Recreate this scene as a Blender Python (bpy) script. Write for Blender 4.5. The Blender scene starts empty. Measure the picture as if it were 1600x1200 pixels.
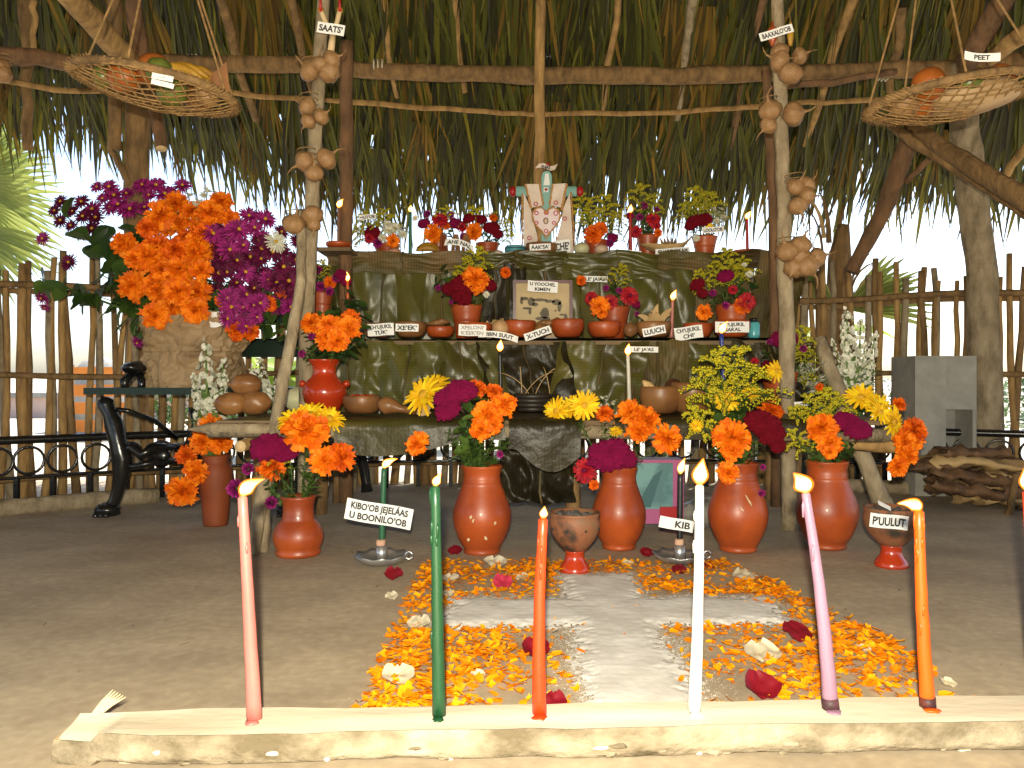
import bpy, math, random
from math import sin, cos, pi, radians, sqrt
from mathutils import Vector, Matrix, noise, Quaternion
random.seed(11)
R = random.uniform
scn = bpy.context.scene
C = scn.collection
F = 1290.0          # focal length in photograph pixels (1600 wide)
HY = 590.0          # row of the horizon
CH = 0.5            # camera height, metres
# ------------------------------------------------------------------ camera
cam = bpy.data.cameras.new('camera'); co = bpy.data.objects.new('camera', cam); C.objects.link(co)
co.location = (0, 0, CH); co.rotation_euler = (radians(90), 0, 0)
cam.sensor_width = 36; cam.lens = F/1600*36; cam.shift_y = -10/1600
cam.clip_start = 0.02; cam.clip_end = 600
scn.camera = co
# ------------------------------------------------------------------ sky, sun, flash
SUN_EL, SUN_AZ = radians(58), radians(38)      # azimuth from +Y towards +X
w = bpy.data.worlds.new('World'); scn.world = w; w.use_nodes = True
nt = w.node_tree; bg = nt.nodes['Background']
sky = nt.nodes.new('ShaderNodeTexSky'); sky.sky_type = 'NISHITA'; sky.sun_disc = False
sky.sun_elevation = SUN_EL; sky.sun_rotation = SUN_AZ; sky.air_density = 1.0; sky.dust_density = 2.0
nt.links.new(sky.outputs[0], bg.inputs[0]); bg.inputs[1].default_value = 0.15
sd = Vector((sin(SUN_AZ)*cos(SUN_EL), cos(SUN_AZ)*cos(SUN_EL), sin(SUN_EL)))
sl = bpy.data.lights.new('sun', 'SUN'); so = bpy.data.objects.new('sun', sl); C.objects.link(so)
sl.energy = 4.5; sl.angle = radians(0.5); sl.color = (1, .95, .86)
so.rotation_euler = sd.to_track_quat('Z', 'Y').to_euler()
# the photograph was taken with the camera's own flash: one small lamp above and behind the lens
fl = bpy.data.lights.new('camera_flash', 'POINT'); fo = bpy.data.objects.new('camera_flash', fl); C.objects.link(fo)
fo.location = (-0.01, -0.06, CH+0.07); fl.energy = 125; fl.shadow_soft_size = 0.012; fl.color = (1, .90, .69)
scn.view_settings.view_transform = 'Standard'; scn.view_settings.look = 'None'
scn.view_settings.exposure = 1.3; scn.view_settings.gamma = 1.0
scn.render.engine = 'CYCLES'; scn.cycles.max_bounces = 6; scn.cycles.transparent_max_bounces = 12
scn.cycles.use_denoising = True; scn.cycles.caustics_reflective = False; scn.cycles.caustics_refractive = False

# ------------------------------------------------------------------ helpers
def P(px, py, d): return Vector(((px-800)*d/F, d, CH+(HY-py)*d/F))
def PX(px, d): return (px-800)*d/F
def S(pix, d): return pix*d/F
def fd(py, z=0.0): return (CH-z)*F/(py-HY)          # depth of a point at height z seen in row py
def nz(v, s=1.0): return noise.noise(Vector(v)*s)

MATS = {}
def mat(name, c1, c2=None, scale=8.0, rough=.6, bump=0.0, bscale=None, spec=.4, stretch=None, isl=0.0, coat=0.0, trans=0.0,
        c3=None, detail=5, wave=None, sheen=0.0, lo=.35, hi=.65, bdist=.004, sss=0.0):
    if name in MATS: return MATS[name]
    m = bpy.data.materials.new(name); m.use_nodes = True; n = m.node_tree; L = n.links.new
    b = n.nodes['Principled BSDF']; b.inputs['Roughness'].default_value = rough
    b.inputs['Specular IOR Level'].default_value = spec; b.inputs['Coat Weight'].default_value = coat
    b.inputs['Sheen Weight'].default_value = sheen
    tc = n.nodes.new('ShaderNodeTexCoord'); mp = n.nodes.new('ShaderNodeMapping'); L(tc.outputs['Object'], mp.inputs[0])
    if stretch: mp.inputs['Scale'].default_value = stretch
    oi = n.nodes.new('ShaderNodeObjectInfo'); ad = n.nodes.new('ShaderNodeVectorMath'); ad.operation = 'ADD'
    L(mp.outputs[0], ad.inputs[0]); L(oi.outputs['Random'], ad.inputs[1])
    no = n.nodes.new('ShaderNodeTexNoise'); no.inputs['Scale'].default_value = scale; no.inputs['Detail'].default_value = detail
    no.inputs['Roughness'].default_value = .6; L(ad.outputs[0], no.inputs['Vector'])
    cr = n.nodes.new('ShaderNodeValToRGB'); e = cr.color_ramp.elements
    c2 = c2 or tuple(x*.75 for x in c1)
    e[0].position = lo; e[0].color = (*c2, 1); e[1].position = hi; e[1].color = (*c1, 1)
    if c3: q = e.new((lo+hi)/2); q.color = (*c3, 1)
    fac = no.outputs['Fac']
    if isl:
        ge = n.nodes.new('ShaderNodeNewGeometry'); mx = n.nodes.new('ShaderNodeMix'); mx.inputs[0].default_value = isl
        L(fac, mx.inputs[2]); L(ge.outputs['Random Per Island'], mx.inputs[3]); fac = mx.outputs[0]
    L(fac, cr.inputs[0]); col = cr.outputs[0]
    if wave:                                   # fine parallel ribs of a leaf: (scale, strength, axis)
        wv = n.nodes.new('ShaderNodeTexWave'); wv.bands_direction = wave[2]; wv.inputs['Scale'].default_value = wave[0]
        wv.inputs['Distortion'].default_value = wave[3] if len(wave) > 3 else 1.2; wv.inputs['Detail'].default_value = 8; L(tc.outputs['Object'], wv.inputs['Vector'])
        m2 = n.nodes.new('ShaderNodeMix'); m2.data_type = 'RGBA'; m2.blend_type = 'MULTIPLY'; m2.inputs[0].default_value = wave[1]
        L(col, m2.inputs[6]); L(wv.outputs['Color'], m2.inputs[7]); col = m2.outputs[2]
    L(col, b.inputs['Base Color'])
    if bump:
        bn = n.nodes.new('ShaderNodeTexNoise'); bn.inputs['Scale'].default_value = bscale or scale*3; bn.inputs['Detail'].default_value = 6
        L(ad.outputs[0], bn.inputs['Vector']); bp = n.nodes.new('ShaderNodeBump'); bp.inputs['Strength'].default_value = bump
        bp.inputs['Distance'].default_value = bdist; L(bn.outputs['Fac'], bp.inputs['Height']); L(bp.outputs[0], b.inputs['Normal'])
    if sss: b.inputs['Subsurface Weight'].default_value = sss; b.inputs['Subsurface Radius'].default_value = (.02, .008, .004)
    if trans:
        tr = n.nodes.new('ShaderNodeBsdfTranslucent'); L(col, tr.inputs[0]); ms = n.nodes.new('ShaderNodeMixShader'); ms.inputs[0].default_value = trans
        L(b.outputs[0], ms.inputs[1]); L(tr.outputs[0], ms.inputs[2]); L(ms.outputs[0], n.nodes['Material Output'].inputs[0])
    MATS[name] = m; return m

class MB:
    def __init__(s): s.v = []; s.f = []; s.m = []; s.mi = 0; s.flat = False
    def add(s, vs, fs):
        o = len(s.v); s.v += [tuple(v) for v in vs]; s.f += [tuple(i+o for i in f) for f in fs]; s.m += [s.mi]*len(fs); return s
    def tube(s, pts, rad, n=8, cap=True, wob=0.0, squash=1.0, ph=0.0):
        pts = [Vector(p) for p in pts]; k = len(pts)
        rad = rad if isinstance(rad, (list, tuple)) else [rad]*k
        vs = []; up = None
        for i, p in enumerate(pts):
            t = (pts[min(i+1, k-1)]-pts[max(i-1, 0)]).normalized()
            if up is None: up = (Vector((0, 0, 1)) if abs(t.z) < .9 else Vector((1, 0, 0)))
            a = (up-t*up.dot(t)).normalized(); b = t.cross(a); up = a
            for j in range(n):
                th = 2*pi*j/n+ph; r = rad[i]*(1+(wob*noise.noise(p*9+Vector((cos(th)*2, sin(th)*2, 0))) if wob else 0))
                vs.append(p+a*cos(th)*r+b*sin(th)*r*squash)
        fs = [(i*n+j, i*n+(j+1) % n, (i+1)*n+(j+1) % n, (i+1)*n+j) for i in range(k-1) for j in range(n)]
        if cap: fs += [tuple(range(n))[::-1], tuple((k-1)*n+j for j in range(n))]
        return s.add(vs, fs)
    def lathe(s, prof, n=32, c=(0, 0, 0), sx=1, sy=1, wob=0.0, seed=0.0):
        vs = []
        for i, (r, z) in enumerate(prof):
            for j in range(n):
                th = 2*pi*j/n; q = 1+(wob*noise.noise(Vector((cos(th)*1.5+seed, sin(th)*1.5, z*9+seed))) if wob else 0)
                vs.append((c[0]+r*cos(th)*sx*q, c[1]+r*sin(th)*sy*q, c[2]+z))
        k = len(prof)
        fs = [(i*n+j, i*n+(j+1) % n, (i+1)*n+(j+1) % n, (i+1)*n+j) for i in range(k-1) for j in range(n)]
        if prof[0][0] > 1e-4: fs.append(tuple(range(n))[::-1])
        if prof[-1][0] > 1e-4: fs.append(tuple((k-1)*n+j for j in range(n)))
        return s.add(vs, fs)
    def blob(s, c, r, n=10, m=7, wob=0.0, seed=0.0, M=None):
        r = r if isinstance(r, (tuple, list)) else (r, r, r); vs = []
        for i in range(m+1):
            ph = pi*i/m
            for j in range(n):
                th = 2*pi*j/n; d = Vector((sin(ph)*cos(th), sin(ph)*sin(th), -cos(ph)))
                q = 1+(wob*noise.noise(d*1.7+Vector((seed, seed*2, seed))) if wob else 0)
                v = Vector((d.x*r[0]*q, d.y*r[1]*q, d.z*r[2]*q)); vs.append(Vector(c)+(M @ v if M else v))
        return s.add(vs, [(i*n+j, i*n+(j+1) % n, (i+1)*n+(j+1) % n, (i+1)*n+j) for i in range(m) for j in range(n)])
    def box(s, c, d, M=None, bev=0.0, jit=0.0):
        x, y, z = [q/2 for q in d]; vs = []
        for X in (-1, 1):
            for Y in (-1, 1):
                for Z in (-1, 1):
                    v = Vector((X*x+R(-jit, jit), Y*y+R(-jit, jit), Z*z+R(-jit, jit))); vs.append(Vector(c)+(M @ v if M else v))
        return s.add(vs, [(0, 1, 3, 2), (4, 6, 7, 5), (0, 4, 5, 1), (2, 3, 7, 6), (0, 2, 6, 4), (1, 5, 7, 3)])
    def grid(s, fn, nu, nv):
        vs = [fn(i/nu, j/nv) for j in range(nv+1) for i in range(nu+1)]
        return s.add(vs, [(j*(nu+1)+i, j*(nu+1)+i+1, (j+1)*(nu+1)+i+1, (j+1)*(nu+1)+i) for j in range(nv) for i in range(nu)])
    def strip(s, pts, wd, nrm, fold=0.0):
        """ribbon along pts, half widths wd, folded in a shallow V"""
        k = len(pts); vs = []
        for i, p in enumerate(pts):
            t = (pts[min(i+1, k-1)]-pts[max(i-1, 0)]).normalized(); a = t.cross(nrm).normalized()
            vs += [p-a*wd[i]+nrm*fold*wd[i], p, p+a*wd[i]+nrm*fold*wd[i]]
        return s.add(vs, [q for i in range(k-1) for q in ((3*i, 3*i+1, 3*i+4, 3*i+3), (3*i+1, 3*i+2, 3*i+5, 3*i+4))])
    def mesh(s, name, mats, smooth=True):
        me = bpy.data.meshes.new(name); me.from_pydata(s.v, [], s.f)
        for q in (mats if isinstance(mats, (list, tuple)) else [mats]): me.materials.append(q)
        if smooth: me.polygons.foreach_set('use_smooth', [True]*len(s.f))
        if any(s.m): me.polygons.foreach_set('material_index', s.m)
        me.update(); return me
    def build(s, name, mats, parent=None, smooth=True, off=None, mods=None):
        o_ = off if off is not None else (WL[parent.name] if parent else None)
        if o_ is not None: s.v = [(v[0]-o_[0], v[1]-o_[1], v[2]-o_[2]) for v in s.v]
        o = bpy.data.objects.new(name, s.mesh(name, mats, smooth)); C.objects.link(o)
        if parent: o.parent = parent
        elif off is not None: o.location = off
        WL[o.name] = Vector(o_) if o_ is not None else Vector((0, 0, 0))
        if mods == 'edge': o.modifiers.new('e', 'EDGE_SPLIT').split_angle = radians(40)
        return o
WL = {}
def thing(name, label, cat, loc=(0, 0, 0), group=None):
    o = bpy.data.objects.new(name, None); C.objects.link(o); o.location = loc; o.empty_display_size = .05
    WL[o.name] = Vector(loc); tag(o, label, cat, group, 'thing'); return o
def tag(o, label=None, cat=None, group=None, kind=None):
    if label: o['label'] = label
    if cat: o['category'] = cat
    if group: o['group'] = group
    if kind: o['kind'] = kind
    return o
def inst(name, me, parent, M):
    o = bpy.data.objects.new(name, me); C.objects.link(o); o.parent = parent
    o.matrix_local = Matrix.Translation(-WL[parent.name]) @ M; WL[o.name] = WL[parent.name]; return o
def align(loc, z, scale, spin=0.0, sc=None):
    q = Vector(z).normalized().to_track_quat('Z', 'Y'); M = Matrix.Translation(loc) @ q.to_matrix().to_4x4() @ Matrix.Rotation(spin, 4, 'Z')
    s_ = sc or (1, 1, 1); return M @ Matrix.Diagonal((scale*s_[0], scale*s_[1], scale*s_[2], 1))
def bez(a, b, c, n=6):
    return [a*(1-t)**2+b*2*t*(1-t)+c*t*t for t in [i/n for i in range(n+1)]]
def wig(a, b, n=6, amp=.01, seed=0.0):
    a = Vector(a); b = Vector(b); L = (b-a).length
    return [a.lerp(b, i/n)+amp*Vector((nz((i*.7+seed, 3.1, seed)), nz((i*.7, seed, 7.7)), 0 if abs((b-a).z) > .5*L else nz((seed, i*.7, 1.3)))) for i in range(n+1)]

# ------------------------------------------------------------------ materials
BARK = mat('bark', (.29, .17, .065), (.09, .052, .02), 28, .85, .9, 45, stretch=(1, 1, .35), c3=(.19, .112, .044), bdist=.012, detail=9, lo=.3, hi=.72)
BARKG = mat('bark_grey', (.38, .31, .20), (.14, .105, .06), 22, .85, .9, 45, stretch=(1, 1, .5), c3=(.27, .21, .13), bdist=.012, detail=9, lo=.3, hi=.72)
BARKR = mat('bark_red', (.22, .11, .05), (.08, .042, .02), 20, .85, .9, 45, stretch=(1, 1, .4), c3=(.145, .078, .036), bdist=.012, detail=9, lo=.3, hi=.72)
POLE = mat('pole_tan', (.46, .28, .10), (.16, .09, .033), 24, .85, .9, 45, stretch=(1, 1, .3), c3=(.31, .185, .066), bdist=.012, detail=9, lo=.3, hi=.72)
CUT = mat('cut_wood', (.66, .50, .28), (.50, .33, .16), 9, .75, .3, 50, stretch=(.3, 1, 1))
CLAY = mat('clay', (.41, .076, .013), (.24, .040, .009), 7, .42, .06, 70, spec=.5, coat=.12)
CLAYM = mat('clay_matte', (.22, .05, .014), (.16, .036, .011), 8, .62, .12, 50, spec=.35)
CLAYR = mat('clay_red', (.42, .036, .008), (.34, .03, .007), 5, .22, .03, 60, spec=.5, coat=.5)
CLAYD = mat('clay_dark', (.19, .10, .05), (.035, .028, .02), 14, .6, .15, 40, c3=(.24, .09, .04))
GOURD = mat('gourd', (.27, .125, .04), (.14, .058, .02), 9, .4, .1, 60)
GREEN = mat('leaf_green', (.10, .17, .03), (.035, .075, .015), 6, .5, .1, 40, isl=.6, trans=.25)
GREEND = mat('leaf_dark', (.055, .105, .022), (.02, .05, .012), 6, .5, isl=.6, trans=.2)
STEM = mat('stem', (.16, .25, .06), (.07, .13, .03), 20, .6)
MARI = mat('marigold', (.95, .27, .008), (.72, .13, .003), 3, .6, isl=.75, trans=.25, spec=.2)
MARID = mat('marigold_deep', (.86, .17, .006), (.58, .075, .003), 3, .6, isl=.75, trans=.2, spec=.2)
YEL = mat('yellow_petal', (.92, .68, .02), (.78, .44, .008), 3, .6, isl=.7, trans=.25, spec=.2)
YELC = mat('yellow_centre', (.62, .36, .015), (.4, .2, .01), 30, .8)
MAG = mat('cockscomb', (.50, .012, .13), (.24, .004, .06), 26, .75, .9, 90, sheen=.0, spec=.15, bdist=.01)
CRI = mat('crimson_comb', (.40, .008, .03), (.17, .002, .012), 26, .75, .9, 90, sheen=.0, spec=.15, bdist=.01)
ZIN = mat('zinnia_red', (.42, .012, .02), (.22, .004, .012), 4, .6, isl=.7, spec=.2)
PUR = mat('aster_purple', (.36, .022, .19), (.16, .008, .08), 4, .6, isl=.75, trans=.15, spec=.2)
PURD = mat('aster_maroon', (.14, .007, .05), (.055, .002, .018), 4, .6, isl=.75, trans=.1, spec=.2)
WHI = mat('white_petal', (.78, .77, .66), (.56, .56, .42), 5, .6, isl=.6, trans=.25, spec=.2)
GOLD = mat('goldenrod', (.62, .50, .02), (.36, .36, .03), 20, .7, isl=.8, spec=.15)
PAPER = mat('paper', (.80, .80, .78), (.72, .72, .70), 5, .6)
INK = mat('ink', (.02, .02, .022), (.03, .03, .03), 5, .7)
INKG = mat('ink_grey', (.30, .30, .30), (.38, .38, .38), 5, .7)
IRON = mat('black_iron', (.008, .008, .008), (.014, .013, .012), 12, .22, .3, 30, spec=.5, bdist=.004)
TIN = mat('tin', (.55, .55, .54), (.38, .38, .38), 12, .35, .2, 30); MATS['tin'].node_tree.nodes['Principled BSDF'].inputs['Metallic'].default_value = .8
JUTE = mat('jute', (.32, .19, .07), (.17, .10, .035), 40, .9, .4, 90)
STRAW = mat('dry_husk', (.50, .34, .15), (.26, .15, .06), 10, .8, .3, 30, isl=.5)
BULB = mat('bulb_skin', (.32, .19, .085), (.19, .10, .04), 12, .55, .2, 40, c3=(.27, .15, .062))
CONC = mat('concrete', (.34, .33, .29), (.25, .24, .21), 10, .9, .3, 60)
BAN = mat('banana_leaf', (.125, .105, .022), (.058, .048, .012), 2.5, .36, .4, 14, spec=.4, wave=(30, .22, 'Z'), c3=(.088, .084, .017), stretch=(1.6, 1, .8), bdist=.006)
BANB = mat('banana_leaf_brown', (.17, .105, .04), (.06, .038, .014), 4, .55, .35, 25, spec=.3, wave=(28, .3, 'X'), c3=(.10, .08, .025), bdist=.006)
BAND = mat('banana_leaf_dark', (.045, .036, .013), (.016, .012, .005), 5, .40, .6, 25, spec=.25, wave=(30, .35, 'X'), bdist=.008)
BANO = mat('banana_leaf_olive', (.085, .066, .013), (.028, .022, .006), 4, .4, .7, 20, spec=.3, wave=(30, .3, 'X'), c3=(.05, .045, .010), bdist=.008)
THA = mat('thatch', (.155, .135, .009), (.012, .011, .002), 5, .45, .2, 30, isl=.8, c3=(.058, .062, .005), trans=.08, spec=.35, lo=.15, hi=.9)
THAB = mat('thatch_dry', (.22, .13, .018), (.06, .036, .007), 5, .7, .2, 30, isl=.8, spec=.2, lo=.15, hi=.9)

# ================================================================== SETTING
def floorz(x, y): return .004*nz((x*1.3, y*1.3, 2.2))
def ground_mat():
    m = mat('packed_floor', (.46, .385, .28), (.35, .285, .20), 1.6, .8, .12, 60, c3=(.41, .34, .243), detail=12, bdist=.003, lo=.32, hi=.7, spec=.3)
    n = m.node_tree; L = n.links.new; b = n.nodes['Principled BSDF']; src = b.inputs['Base Color'].links[0].from_socket
    tc = n.nodes.new('ShaderNodeTexCoord'); v = n.nodes.new('ShaderNodeTexNoise'); v.inputs['Scale'].default_value = 45; v.inputs['Detail'].default_value = 8; L(tc.outputs['Object'], v.inputs['Vector'])
    cr = n.nodes.new('ShaderNodeValToRGB'); cr.color_ramp.elements[0].position = .30; cr.color_ramp.elements[0].color = (.88, .86, .83, 1); cr.color_ramp.elements[1].position = .55; cr.color_ramp.elements[1].color = (1, 1, 1, 1)
    q = cr.color_ramp.elements.new(.80); q.color = (1.25, 1.22, 1.15, 1)
    mp = n.nodes.new('ShaderNodeMapping'); mp.inputs['Scale'].default_value = (1.2, 1.6, 1); L(tc.outputs['Object'], mp.inputs[0])
    st = n.nodes.new('ShaderNodeTexNoise'); st.inputs['Scale'].default_value = 3.5; st.inputs['Detail'].default_value = 9; L(mp.outputs[0], st.inputs['Vector'])
    c2 = n.nodes.new('ShaderNodeValToRGB'); c2.color_ramp.elements[0].position = .34; c2.color_ramp.elements[0].color = (.84, .83, .82, 1); c2.color_ramp.elements[1].position = .62; c2.color_ramp.elements[1].color = (1.08, 1.07, 1.05, 1)
    L(v.outputs['Fac'], cr.inputs[0]); L(st.outputs['Fac'], c2.inputs[0])
    for s_ in (cr.outputs[0], c2.outputs[0]):
        mx = n.nodes.new('ShaderNodeMix'); mx.data_type = 'RGBA'; mx.blend_type = 'MULTIPLY'; mx.inputs[0].default_value = 1
        L(src, mx.inputs[6]); L(s_, mx.inputs[7]); src = mx.outputs[2]
    L(src, b.inputs['Base Color']); return m
FLOOR = ground_mat()
g = MB(); g.grid(lambda u, v: (-3.1+6.2*u, -2.2+6.3*v, floorz(-3.1+6.2*u, -2.2+6.3*v)), 120, 120)
tag(g.build('floor', FLOOR), kind='structure')
GR = mat('limestone_ground', (.52, .47, .38), (.36, .32, .24), 1.5, .95, .4, 25, detail=10)
g = MB(); g.grid(lambda u, v: (-300+600*u, -200+600*v, -.03), 4, 4)
tag(g.build('ground', GR, smooth=False), kind='structure')

# ---- roof
def eave(s):                                   # s in [0,1] -> plan point, ridge point, eave height
    Ls, La, Lb = 9.0, 1.5*pi/2, 3.4; T = 2*Ls+2*La+Lb; q = s*T  # unseen straight run stretched behind the camera to dim daylight inside
    if q < Ls: p = (-3.2, -6.2+q); r = (-1.19, -6.2+7.3*q/Ls); a = -pi/2
    elif q < Ls+La: a = -(pi/2-(q-Ls)/1.5); p = (-1.7+1.5*sin(a), 2.8+1.5*cos(a)); r = (-1.19, 1.1)
    elif q < Ls+La+Lb: x = -1.7+q-Ls-La; p = (x, 4.3); r = (x*.7, 1.1); a = 0
    elif q < Ls+2*La+Lb: a = (q-Ls-La-Lb)/1.5; p = (1.7+1.5*sin(a), 2.8+1.5*cos(a)); r = (1.19, 1.1)
    else: qq = q-Ls-2*La-Lb; p = (3.2, 2.8-qq); r = (1.19, 1.1-7.3*qq/Ls); a = pi/2
    x = p[0]; z = 1.66+(.34*min(1, (-x-.7)/1.2)**1.3 if x < -.7 else 0)+(.05*min(1, (x-1.2)/1.2) if x > 1.2 else 0)
    if p[1] < 2.6: z -= .75*min(1, (2.6-p[1])/1.8)      # unseen side eaves, lowered to block daylight from the sides
    return Vector((p[0], p[1], z)), Vector((r[0], r[1], 4.75)), a
def roofpt(s, t):                              # t = 0 eave .. 1 top
    e, r, a = eave(s); return e.lerp(r, t)
roof = thing('thatched_roof', 'low palm leaf thatched hut roof with pole rafters over the altar', 'roof', (0, 4.3, 1.5))
g = MB(); g.grid(lambda u, v: roofpt(u, v)+Vector((0, 0, .10)), 110, 10)  # solid shell added behind the strips so no sun leaks through
g.add([(-1.19, -6.2, 4.85), (1.19, -6.2, 4.85), (1.19, 1.1, 4.85), (-1.19, 1.1, 4.85)], [(0, 1, 2, 3)])
tag(g.build('thatch_backing', THAB, roof), kind='stuff')
def rframe(s, t):
    p = roofpt(s, t); d = (roofpt(s, t)-roofpt(s, t+.02)).normalized(); e = (roofpt(min(1, s+.003), t)-roofpt(max(0, s-.003), t)).normalized()
    n = e.cross(d).normalized()
    if n.z > 0: n = -n
    return p, d, n, d.cross(n)
# loose strips: one mass of thatch
g = MB(); gd = MB()
def frond_strip(mb, p, d, n, x, L, w0, ang, lift, curl):
    dd = (d*cos(ang)+x*sin(ang)).normalized(); pts = []; k = 5; q = p+n*lift; v = dd
    for i in range(k+1):
        pts.append(q); q = q+v*(L/k); v = (v+Vector((0, 0, -1))*curl+x*R(-.04, .04)+n*R(-.05, .05)).normalized()
    mb.strip(pts, [w0*(.7, 1, 1, .9, .65, .12)[i]*1.0 for i in range(k+1)], n, .35)
for i in range(7000):
    s = R(.30, .70) if i < 6700 else R(0, 1); t = R(-.03, .50)**1 if i % 5 else R(-.03, .06)
    p, d, n, x = rframe(s, t)
    frond_strip(gd if random.random() < .10 else g, p, d, n, x, R(.45, .95) if t > .05 else R(.28, .55), R(.003, .012), R(-.3, .3), R(-.04, .03), R(.02, .10))
tag(g.build('thatch', THA, roof), kind='stuff'); tag(gd.build('dry_thatch', THAB, roof), kind='stuff')
# fan leaves one by one, sharing ten meshes
FAN = []
for k in range(10):
    g = MB()
    for i in range(13):
        u = i/12*2-1; a = u*.20+R(-.05, .05); L = R(.62, .95)*(1-.15*abs(u)); pts = []; q = Vector((u*.05, 0, R(-.005, .005))); v = Vector((sin(a), -cos(a), 0))
        for j in range(6): pts.append(q.copy()); q = q+v*L/5; v = (v+Vector((R(-.03, .03), 0, R(-.05, .04)))).normalized()
        g.strip(pts, [.004, .010, .012, .011, .008, .001], Vector((0, 0, 1)), .5)
    g.tube([(0, .12, 0), (0, 0, 0)], .006, 5)
    FAN.append(g.mesh('palm_leaf', THA if k % 5 else THAB))
for i in range(290):
    s = .35+.30*((i*.618034) % 1); t = .015+.36*((i*.7548) % 1) if i % 4 else R(.0, .05)
    p, d, n, x = rframe(s, t)
    M = Matrix((x, -d, n)).transposed().to_4x4()
    inst('palm_leaf', FAN[i % 10], roof, Matrix.Translation(p+n*R(.035, .06)) @ M @ Matrix.Rotation(R(-.12, .12), 4, 'Z') @ Matrix.Rotation(R(-.05, .03), 4, 'X') @ Matrix.Scale(R(.8, 1.1) if t > .06 else R(.4, .6), 4))
# rafters: parallel poles under the back slope
def planept(x, d):                             # underside of the back slope
    return Vector((x, d, 1.66+(4.3-d)*(4.75-1.66)/3.2-.07))
def raf(x, d0, d1, r, sd_, m=POLE, dx=0.0):
    g = MB(); pts = wig(planept(x, d1), planept(x+dx, d0), 9, .035, sd_); k = len(pts)
    g.tube(pts, [r*(1.15-.4*i/(k-1)) for i in range(k)], 9, wob=.25); return g.build('rafter', m, roof)
for i, (px, d0, r) in enumerate([(590, 4.02, .019), (712, 4.00, .020), (958, 4.08, .020), (1085, 4.10, .025), (1200, 4.22, .024), (1328, 4.2, .026), (440, 4.05, .022), (335, 4.1, .025)]):
    raf((px-800)*3.75/F, d0, 2.6, r, i*3.7, [POLE, POLE, POLE, BARKG, BARKR, POLE, BARK, BARK][i], dx=(.05, .02, 0, -.02, -.05, -.04, .08, .08)[i])
for (a, b, r, m) in [((38, -20, 3.6), (45, 235, 3.75), .026, BARK), ((55, 0, 3.5), (48, 90, 3.6), .014, POLE), ((1640, 175, 3.6), (1560, 290, 3.9), .022, POLE), ((1415, 10, 3.5), (1385, 170, 3.75), .02, BARK)]:
    g = MB(); pts = wig(P(*a), P(*b), 7, .02, a[0]*.1); g.tube(pts, [r*1.1-r*.3*i/7 for i in range(8)], 9, wob=.2); g.build('rafter', m, roof)
# purlin and beams
def purl(pp, r, m, name='purlin', wob=.2):
    g = MB(); pts = []
    for i in range(len(pp)-1):
        a, b = P(*pp[i]), P(*pp[i+1]); pts += wig(a, b, 5, .012, i*2.3+r*99)[:-1]
    pts.append(P(*pp[-1])); g.tube(pts, [r*(1+.12*nz((i*.5, r*50, 2))) for i in range(len(pts))], 10, wob=wob); return g.build(name, m, roof)
purl([(-60, 118, 3.55), (120, 143, 3.72), (330, 143, 3.86), (520, 158, 3.9), (700, 170, 3.92), (840, 180, 3.92), (1060, 176, 3.92), (1200, 165, 3.92), (1310, 158, 3.9), (1480, 150, 3.85), (1680, 140, 3.7)], .0125, POLE)
purl([(-80, 78, 3.1), (60, 92, 3.25), (200, 106, 3.42)], .034, BARKR, 'ring_beam', .3)
purl([(190, 98, 3.5), (480, 103, 3.56), (700, 116, 3.58), (900, 118, 3.58), (1150, 118, 3.58), (1330, 112, 3.56), (1530, 106, 3.5)], .036, BARK, 'ring_beam', .22)
purl([(1200, 138, 3.5), (1330, 124, 3.5), (1400, 112, 3.48)], .014, BARKR, 'ring_beam', .3)
purl([(1500, 106, 3.46), (1640, 88, 3.2)], .034, BARK, 'ring_beam', .2)
# lashings round the beam
for px, py in ((296, 100), (845, 88), (1370, 112), (585, 108)):
    g = MB(); c = P(px, py, 3.57); g.tube([c+Vector((.003*i-.006, cos(i*1.05)*.040, sin(i*1.05)*.040)) for i in range(19)], .0035, 5)
    g.build('lashing', mat('twine_white', (.6, .56, .46), (.4, .35, .25), 30, .9) if px != 845 else IRON, roof)

# ---- posts and braces
def post(name, label, pts, r, m, cat='post', wob=.18, n=7, amp=.010, endcut=False):
    pts = [Vector(p) if len(p) == 3 and isinstance(p, Vector) else P(*p) for p in pts]
    q = []
    for i in range(len(pts)-1): q += wig(pts[i], pts[i+1], n, amp, i*5.1+pts[0].x*7)[:-1]
    q.append(pts[-1]); k = len(q); r = r if isinstance(r, (list, tuple)) else [r, r]
    base = min((q[0], q[-1]), key=lambda v: v.z); t = thing(name, label, cat, base)
    g = MB(); g.tube(q, [r[0]+(r[-1]-r[0])*i/(k-1) for i in range(k)], 12, wob=wob); tk_ = g.build('trunk', m, t)
    if endcut:
        e = q[-1]; dr = (q[-1]-q[-2]).normalized(); g = MB(); g.tube([e-dr*.004, e+dr*.003], r[-1]*.93, 14); g.build('cut_end', CUT, tk_)
    return t
def gv(x, y, z=0.0): return Vector((x, y, z))
post('roof_post', 'stout brown forked roof post behind the purple bouquet', [gv(PX(212, 3.62), 3.62, -.02), (214, 430, 3.6), (215, 96, 3.55)], (.055, .050), BARK)
post('roof_post', 'thin brown pole close beside the forked roof post', [(180, 235, 3.5), (178, -30, 3.4)], (.026, .03), BARK)
post('branch', 'short stub branch growing out of the forked roof post', [(205, 290, 3.55), (168, 228, 3.5)], (.022, .008), BARK, 'branch')
post('branch', 'sawn branch stub hanging beside the left hanging basket', [(232, 100, 3.5), (252, 232, 3.4)], (.026, .024), BARKR, 'branch', endcut=True)
post('brace', 'pale smooth brace slanting down to the left roof post', [(85, -30, 2.75), (205, 100, 3.35)], (.042, .046), POLE, 'brace')
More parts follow.
